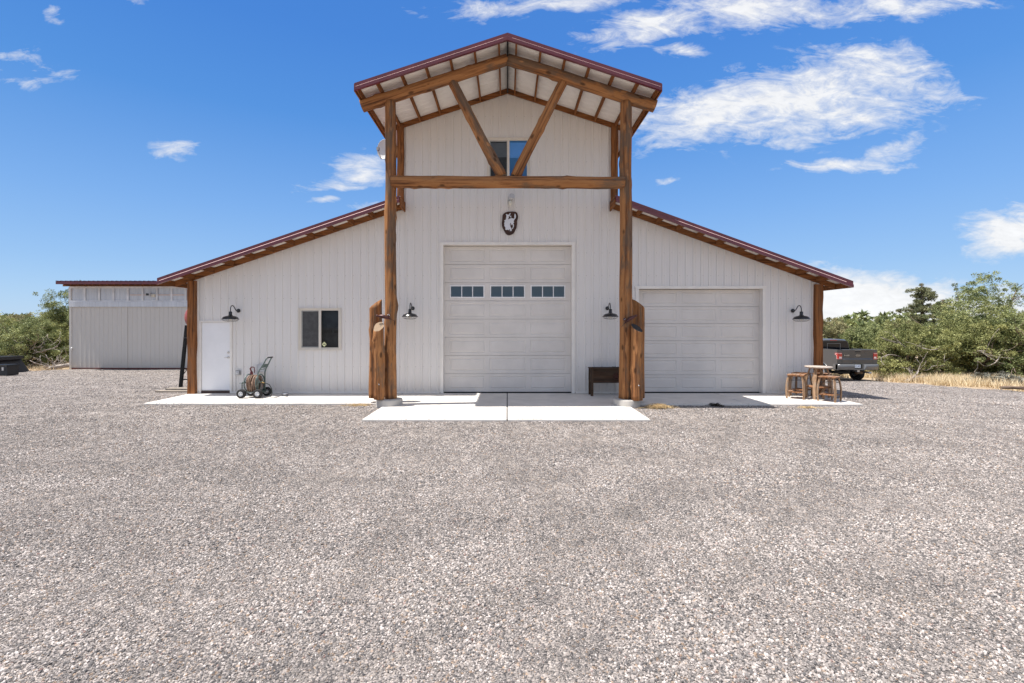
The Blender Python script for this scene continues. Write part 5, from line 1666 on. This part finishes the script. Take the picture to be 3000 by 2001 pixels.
x, y = at(2860, 42); tree('juniper_tree', 'distant juniper seen in the gap between pine and tallest juniper', G, x, y, 3.7, 2.6, M['leaf_olive'], 111, dens=1.0, per=76, size=0.076)
x, y = at(3230, 24); tree('juniper_tree', 'olive juniper beyond the right side of the yard', G, x, y, 3.5, 2.3, M['leaf_olive'], 112, dens=1.1, per=71, size=0.066)
# left-hand side
x, y = at(92, 26.5); tree('juniper_tree', 'olive juniper with many bleached limbs left of the shed', G, x, y, 2.75, 2.0, M['leaf_mid'], 121, dens=1.2, bare=1.5, per=90, size=0.051)
x, y = at(8, 27.5); tree('juniper_tree', 'bushy green juniper behind the black bed liner', G, x, y, 2.8, 2.1, M['leaf_bright'], 122, dens=1.2, bare=1.0, per=90, size=0.051)
x, y = at(172, 28.5); tree('juniper_tree', 'low yellow-green juniper hugging the shed corner', G, x, y, 2.5, 1.6, M['leaf_bright'], 123, dens=1.2, bare=1.0, per=90, size=0.051)
x, y = at(222, 31); tree('juniper_tree', 'dark leaning juniper beside the shed with bare curved trunk', G, x, y, 4.3, 1.7, M['leaf_mid'], 124, 'sparse', dens=2.0, lean=(-.28, 0), per=78, size=0.051)
x, y = at(62, 33); tree('juniper_tree', 'thin open-crowned juniper standing tallest on the left', G, x, y, 4.6, 2.0, M['leaf_dark'], 125, 'sparse', dens=1.7, lean=(-.30, 0), per=71, size=0.051)
x, y = at(40, 40); tree('juniper_tree', 'grey-green juniper mound behind the left-hand trees', G, x, y, 3.2, 2.8, M['leaf_olive'], 126, dens=1.0, per=76, size=0.071)
x, y = at(150, 42); tree('juniper_tree', 'far juniper mound between the left trees and the shed', G, x, y, 2.9, 2.6, M['leaf_mid'], 127, dens=1.0, per=76, size=0.071)
x, y = at(-150, 26); tree('juniper_tree', 'green juniper beyond the left side of the yard', G, x, y, 3.4, 2.2, M['leaf_mid'], 128, dens=1.1, per=71, size=0.066)
# distant woodland, read as one mass
R = np.random.default_rng(55)
Cs, rads_ = [], []
for k in range(260):
    side = 1 if k % 2 else -1
    d = R.uniform(48, 150); px = R.uniform(1500, 3600) if side > 0 else R.uniform(-900, 1500)
    x, y = at(px, d); z = float(terrain(x, y)); h = R.uniform(2.6, 4.6); w = R.uniform(1.6, 2.8)
    m = 60
    dd = R.normal(size=(m, 3)); dd /= np.linalg.norm(dd, axis=1, keepdims=True)
    Cs.append(np.array([x, y, z + h * .52]) + dd * (.55 + .5 * R.random((m, 1))) * np.array([w, w, h * .48])); rads_.append(np.full(m, .38))
V, tone = clumps(R, np.concatenate(Cs), np.concatenate(rads_), 14, .42)
far = link('distant_woodland', mesh_tris('distant_woodland', V, tone, M['leaf_mid'])); tag(far, 'distant juniper woodland beyond the yard', kind='stuff')

# dead branches, fallen logs
def dead_branch(label, px, d, length, ang, rise, r, seed):
    R = np.random.default_rng(seed); x, y = at(px, d); z = float(terrain(x, y))
    mb = MB(); tips = []
    for k in range(3):
        a = ang + R.uniform(-.35, .35)
        branch(mb, R, (R.uniform(-.2, .2), R.uniform(-.2, .2), .0), (math.cos(a), R.uniform(-.3, .3), rise), length * R.uniform(.7, 1.1), r * R.uniform(.6, 1), 2, tips, .35, .05, .008)
    o = mb.build('dead_branch', M['dead_wood'], None, (x, y, z)); tag(o, label, 'branch')
dead_branch('bleached dead branches propped in the dry grass right of the truck', 2655, 23.5, 1.05, 0.35, .42, .07, 201)
dead_branch('dead grey limbs on the ground at the left shed corner', 165, 25.2, 1.2, 2.7, .35, .06, 202)
dead_branch('short bleached stick lying at the left gravel edge', 140, 24.3, .7, -.4, .2, .04, 203)
x, y = at(2985, 18.3)
fl_ = log('fallen_log', (x - .45, y + .25, float(terrain(x - .9, y)) + .14), (x + 1.5, y - .1, float(terrain(x + 1.5, y)) + .12), 0.05, .075, 71, None, mats=[M['bark'], M['end_grain'], M['end_dark']])
tag(fl_, 'dark fallen log at the right edge of the gravel', 'log')
x, y = at(196, 24.6)
fl_ = log('fallen_log', (x - .8, y - .1, float(terrain(x - .8, y)) + .07), (x + .35, y + .2, float(terrain(x, y)) + .26), .09, .11, 72, None, mats=[M['dead_wood'], M['end_grain'], M['end_dark']])
tag(fl_, 'grey log leaning at the foot of the shed corner', 'log')

# sagebrush along the right
for i, (px, d, lab) in enumerate(((2880, 21.8, 'grey sagebrush left of the fallen log'), (2960, 21.0, 'grey sagebrush just behind the fallen log'), (2930, 23.6, 'grey sagebrush deepest under the broad juniper'))):
    x, y = at(px, d); R = np.random.default_rng(300 + i); m = 40
    dd = R.normal(size=(m, 3)); dd[:, 2] = np.abs(dd[:, 2]); dd /= np.linalg.norm(dd, axis=1, keepdims=True)
    V, tone = clumps(R, dd * np.array([.7, .6, .42]) * R.random((m, 1)) ** .4 + np.array([0, 0, .05]), np.full(m, .13), 34, .09, .8)
    o = link('sagebrush', mesh_tris('sagebrush', V, tone, M['leaf_sage']), None, (x, y, float(terrain(x, y)))); tag(o, lab, 'shrub', 'sagebrush under the junipers')

# dry grass
def grass(name, label, pts, hmin, hmax, seed, lean=.35, width=.012):
    R = np.random.default_rng(seed); n = len(pts)
    x, y = pts[:, 0], pts[:, 1]; z = terrain(x, y) - .01
    h = R.uniform(hmin, hmax, n); a = R.uniform(0, 2 * PI, n); l = R.uniform(0, lean, n) * h
    b = np.stack([x, y, z], 1)
    wv = np.stack([np.cos(a + 1.5), np.sin(a + 1.5), np.zeros(n)], 1) * width * R.uniform(.6, 1.6, (n, 1))
    tip = b + np.stack([np.cos(a) * l, np.sin(a) * l, h], 1)
    V = np.stack([b - wv, b + wv, tip], 1)
    tone = np.clip(R.normal(.5, .25, n), 0, 1)
    o = link(name, mesh_tris(name, V, tone, M['grass'])); tag(o, label, kind='stuff')
R = np.random.default_rng(77)
P = []
for (cxp, n, smin, smax) in ((700, 60, .10, .40),):
    for k in range(cxp):
        y = R.uniform(-4, 14.5); x = right_edge(y) + .7 + 5.0 * R.random() ** 1.3 + .4 * math.sin(y * 2.3)
        if y > 10.5: x = R.uniform(13.5, 25)
        if y > 10.5: y = R.uniform(12.8, 15.5)
        s = R.uniform(smin, smax)
        P.append(np.array([x, y]) + R.normal(size=(n, 2)) * s * .6)
P = np.concatenate(P); grass('dry_grass', 'tall straw-coloured dry grass along the right gravel edge', P, .10, .52, 78, .95, .009)
P = []
for k in range(420):
    y = R.uniform(4, 19); x = left_edge(min(y, 12)) - .5 - 7.0 * R.random()
    if y > 10: x = R.uniform(-33, -23.2)
    P.append(np.array([x, y]) + R.normal(size=(30, 2)) * .3)
P = np.concatenate(P); grass('dry_grass', 'short dry grass under the junipers on the left', P, .05, .22, 79, .5, .014)

def straw(label, x, y, n, rx, ry, hh, mat, seed):
    R = np.random.default_rng(seed); mb = MB()
    for k in range(n):
        a = R.uniform(0, 2 * PI); r = abs(R.normal()) * .5
        p = Vector((rx * r * math.cos(a), ry * r * math.sin(a), R.uniform(0, hh) * max(0, 1 - r * .7)))
        b = R.uniform(0, 2 * PI); L = R.uniform(.06, .18)
        mb.tube([p, p + Vector((math.cos(b) * L / 2, math.sin(b) * L / 2, R.uniform(-.01, .04))), p + Vector((math.cos(b) * L, math.sin(b) * L, R.uniform(-.03, .02)))], .0032, 3, smooth=False)
    o = mb.build('straw_clump', mat, None, (x, y, float(terrain(x, y)) + .02)); tag(o, label, 'straw')
straw('pale loose straw on gravel beside the right log footing', 3.72, -2.36, 420, .42, .14, .10, M['sandstone'], 1)
straw('dark clump of twigs at the edge of the right walkway', 5.25, -2.06, 130, .12, .06, .07, M['twig'], 2)
straw('thin scatter of straw at the left walkway edge', -3.75, -2.0, 110, .45, .07, .03, M['sandstone'], 3)
straw('tiny straw scatter on gravel below the stools', 7.4, -2.35, 70, .35, .06, .02, M['sandstone'], 4)

# ------------------------------------------------------------------ loose gravel stones
def stones():
    # fan-shaped emitter in front of the camera with a density per face
    ds = [1.9]
    while ds[-1] < 26: ds.append(ds[-1] * 1.04 + .05)
    us = np.linspace(-1.32, 1.32, 67)
    vs, fs, dens, szs = [], [], [], []
    SZ = lambda d: float(np.interp(d, [2, 6, 9, 13, 18, 26], [1, 1, 1.2, 1.45, 1.7, 2.0]))
    for d in ds:
        for u in us:
            X, Y = u * d, d - D
            vs.append((X, Y, float(terrain(X, Y)) + .014))
    n = len(us)
    for i in range(len(ds) - 1):
        for j in range(n - 1):
            d = (ds[i] + ds[i + 1]) / 2; X = (us[j] + us[j + 1]) / 2 * d; Y = d - D
            if not on_gravel(X, Y): continue
            if any(s[0] - .02 < X < s[1] + .02 and Y > s[2] - .01 and Y < .3 for s in SLABS): continue
            if LW - .3 < X < RW + .3 and Y > -.1: continue
            if Y > SY - .3 and X < -12.5: continue
            fs.append((i * n + j, i * n + j + 1, (i + 1) * n + j + 1, (i + 1) * n + j))
            dens.append(float(np.interp(d, [2, 4, 6, 8, 10, 13, 18, 26], [9000, 8000, 5200, 2600, 1350, 620, 180, 50]))); szs.append(SZ(d))
    # loose stone against and over the slab edges
    for (a, b, y0, y1) in SLABS:
        for (p, q, zz, dn) in ((y0 - .30, y0 + .004, None, 900), (y0 + .015, y0 + .075, .004, 190)):
            k = len(vs)
            for X in np.linspace(a, b, 9):
                for Y in (p, q): vs.append((X, Y, float(terrain(X, Y)) + .016 if zz is None else zz))
            for j in range(8):
                fs.append((k + 2 * j, k + 2 * j + 2, k + 2 * j + 3, k + 2 * j + 1)); dens.append(dn); szs.append(1.15)
    me = bpy.data.meshes.new('gravel'); me.from_pydata(vs, [], fs); me.materials.append(M['stone'])
    a = me.attributes.new('dens', 'FLOAT', 'FACE'); a.data.foreach_set('value', dens)
    a = me.attributes.new('sz', 'FLOAT', 'FACE'); a.data.foreach_set('value', szs)
    o = link('gravel', me); tag(o, 'loose crushed grey gravel spread over the yard', kind='stuff')
    ng = bpy.data.node_groups.new('scatter', 'GeometryNodeTree')
    ng.interface.new_socket('Geometry', in_out='INPUT', socket_type='NodeSocketGeometry')
    ng.interface.new_socket('Geometry', in_out='OUTPUT', socket_type='NodeSocketGeometry')
    N, Lk = ng.nodes, ng.links
    gi, go = N.new('NodeGroupInput'), N.new('NodeGroupOutput')
    dist = N.new('GeometryNodeDistributePointsOnFaces'); dist.distribute_method = 'RANDOM'; dist.inputs['Seed'].default_value = 3
    na = N.new('GeometryNodeInputNamedAttribute'); na.data_type = 'FLOAT'; na.inputs['Name'].default_value = 'dens'
    Lk.new(gi.outputs[0], dist.inputs['Mesh']); Lk.new(na.outputs[0], dist.inputs['Density'])
    join = N.new('GeometryNodeJoinGeometry')
    for k in range(7):
        ico = N.new('GeometryNodeMeshIcoSphere'); ico.inputs['Radius'].default_value = 1.0; ico.inputs['Subdivisions'].default_value = 2
        pos = N.new('GeometryNodeInputPosition')
        off = N.new('ShaderNodeVectorMath'); off.operation = 'ADD'; off.inputs[1].default_value = (k * 7.3, k * 3.1, k * 1.7)
        Lk.new(pos.outputs[0], off.inputs[0])
        ns = N.new('ShaderNodeTexNoise'); ns.inputs['Scale'].default_value = 1.0; ns.inputs['Detail'].default_value = 2.0
        Lk.new(off.outputs[0], ns.inputs['Vector'])
        sub = N.new('ShaderNodeVectorMath'); sub.operation = 'SUBTRACT'; sub.inputs[1].default_value = (.5, .5, .5); Lk.new(ns.outputs['Color'], sub.inputs[0])
        mul = N.new('ShaderNodeVectorMath'); mul.operation = 'SCALE'; mul.inputs['Scale'].default_value = 1.7; Lk.new(sub.outputs[0], mul.inputs[0])
        sp = N.new('GeometryNodeSetPosition'); Lk.new(ico.outputs[0], sp.inputs['Geometry']); Lk.new(mul.outputs[0], sp.inputs['Offset'])
        ss = N.new('GeometryNodeSetShadeSmooth'); ss.inputs['Shade Smooth'].default_value = False; Lk.new(sp.outputs[0], ss.inputs[0])
        sm_ = N.new('GeometryNodeSetMaterial'); sm_.inputs['Material'].default_value = M['stone']; Lk.new(ss.outputs[0], sm_.inputs[0])
        g2i = N.new('GeometryNodeGeometryToInstance'); Lk.new(sm_.outputs[0], g2i.inputs[0]); Lk.new(g2i.outputs[0], join.inputs[0])
    iop = N.new('GeometryNodeInstanceOnPoints'); iop.inputs['Pick Instance'].default_value = True
    Lk.new(dist.outputs['Points'], iop.inputs['Points']); Lk.new(join.outputs[0], iop.inputs['Instance'])
    def rnd(dt, lo, hi, seed):
        r = N.new('FunctionNodeRandomValue'); r.data_type = dt
        ins = [s for s in r.inputs if s.enabled]
        mn = [s for s in r.inputs if s.name == 'Min' and s.enabled]; mx = [s for s in r.inputs if s.name == 'Max' and s.enabled]
        mn[0].default_value = lo; mx[0].default_value = hi
        [s for s in r.inputs if s.name == 'Seed'][0].default_value = seed
        return [s for s in r.outputs if s.enabled][0]
    Lk.new(rnd('FLOAT_VECTOR', (0, 0, 0), (.9, .9, 6.28), 5), iop.inputs['Rotation'])
    size = rnd('FLOAT', 0.0, 1.0, 9)
    p = N.new('ShaderNodeMath'); p.operation = 'POWER'; p.inputs[1].default_value = 2.6; Lk.new(size, p.inputs[0])
    mm = N.new('ShaderNodeMath'); mm.operation = 'MULTIPLY_ADD'; mm.inputs[1].default_value = .0076; mm.inputs[2].default_value = .0037; Lk.new(p.outputs[0], mm.inputs[0])
    # farther stones: only the coarser ones matter
    sv = N.new('ShaderNodeVectorMath'); sv.operation = 'SCALE'
    rv = rnd('FLOAT_VECTOR', (.85, .8, .5), (1.35, 1.1, .85), 11); Lk.new(rv, sv.inputs[0])
    # thin, worn patches carry finer stone, heaped ones coarser
    pp = N.new('GeometryNodeInputPosition'); pn = N.new('ShaderNodeTexNoise'); pn.inputs['Scale'].default_value = 1.1; pn.inputs['Detail'].default_value = 4
    Lk.new(pp.outputs[0], pn.inputs['Vector'])
    pm_ = N.new('ShaderNodeMapRange'); pm_.inputs[1].default_value = .38; pm_.inputs[2].default_value = .62; pm_.inputs[3].default_value = .62; pm_.inputs[4].default_value = 1.22
    Lk.new(pn.outputs[0], pm_.inputs[0])
    mz = N.new('ShaderNodeMath'); mz.operation = 'MULTIPLY'; Lk.new(mm.outputs[0], mz.inputs[0]); Lk.new(pm_.outputs[0], mz.inputs[1])
    GT = NT(ng); wt = GT.math('SUBTRACT', 1.0, GT.math('MULTIPLY', wheel_tracks(GT, pp.outputs[0]), .2))
    mt_ = N.new('ShaderNodeMath'); mt_.operation = 'MULTIPLY'; Lk.new(mz.outputs[0], mt_.inputs[0]); Lk.new(wt, mt_.inputs[1])
    mz = mt_
    ns2 = N.new('GeometryNodeInputNamedAttribute'); ns2.data_type = 'FLOAT'; ns2.inputs['Name'].default_value = 'sz'
    m2 = N.new('ShaderNodeMath'); m2.operation = 'MULTIPLY'; Lk.new(mz.outputs[0], m2.inputs[0]); Lk.new(ns2.outputs[0], m2.inputs[1])
    Lk.new(m2.outputs[0], sv.inputs['Scale'])
    Lk.new(sv.outputs[0], iop.inputs['Scale'])
    s1 = N.new('GeometryNodeStoreNamedAttribute'); s1.data_type = 'FLOAT'; s1.domain = 'INSTANCE'; s1.inputs['Name'].default_value = 'stone_tone'
    s2 = N.new('GeometryNodeStoreNamedAttribute'); s2.data_type = 'FLOAT'; s2.domain = 'INSTANCE'; s2.inputs['Name'].default_value = 'stone_hue'
    def val(s): return [q for q in s.inputs if q.name == 'Value' and q.enabled][0]
    Lk.new(iop.outputs[0], s1.inputs['Geometry']); Lk.new(rnd('FLOAT', 0.0, 1.0, 21), val(s1))
    Lk.new(s1.outputs[0], s2.inputs['Geometry']); Lk.new(rnd('FLOAT', 0.0, 1.0, 22), val(s2))
    Lk.new(s2.outputs[0], go.inputs[0])
    mod = o.modifiers.new('scatter', 'NODES'); mod.node_group = ng
stones()
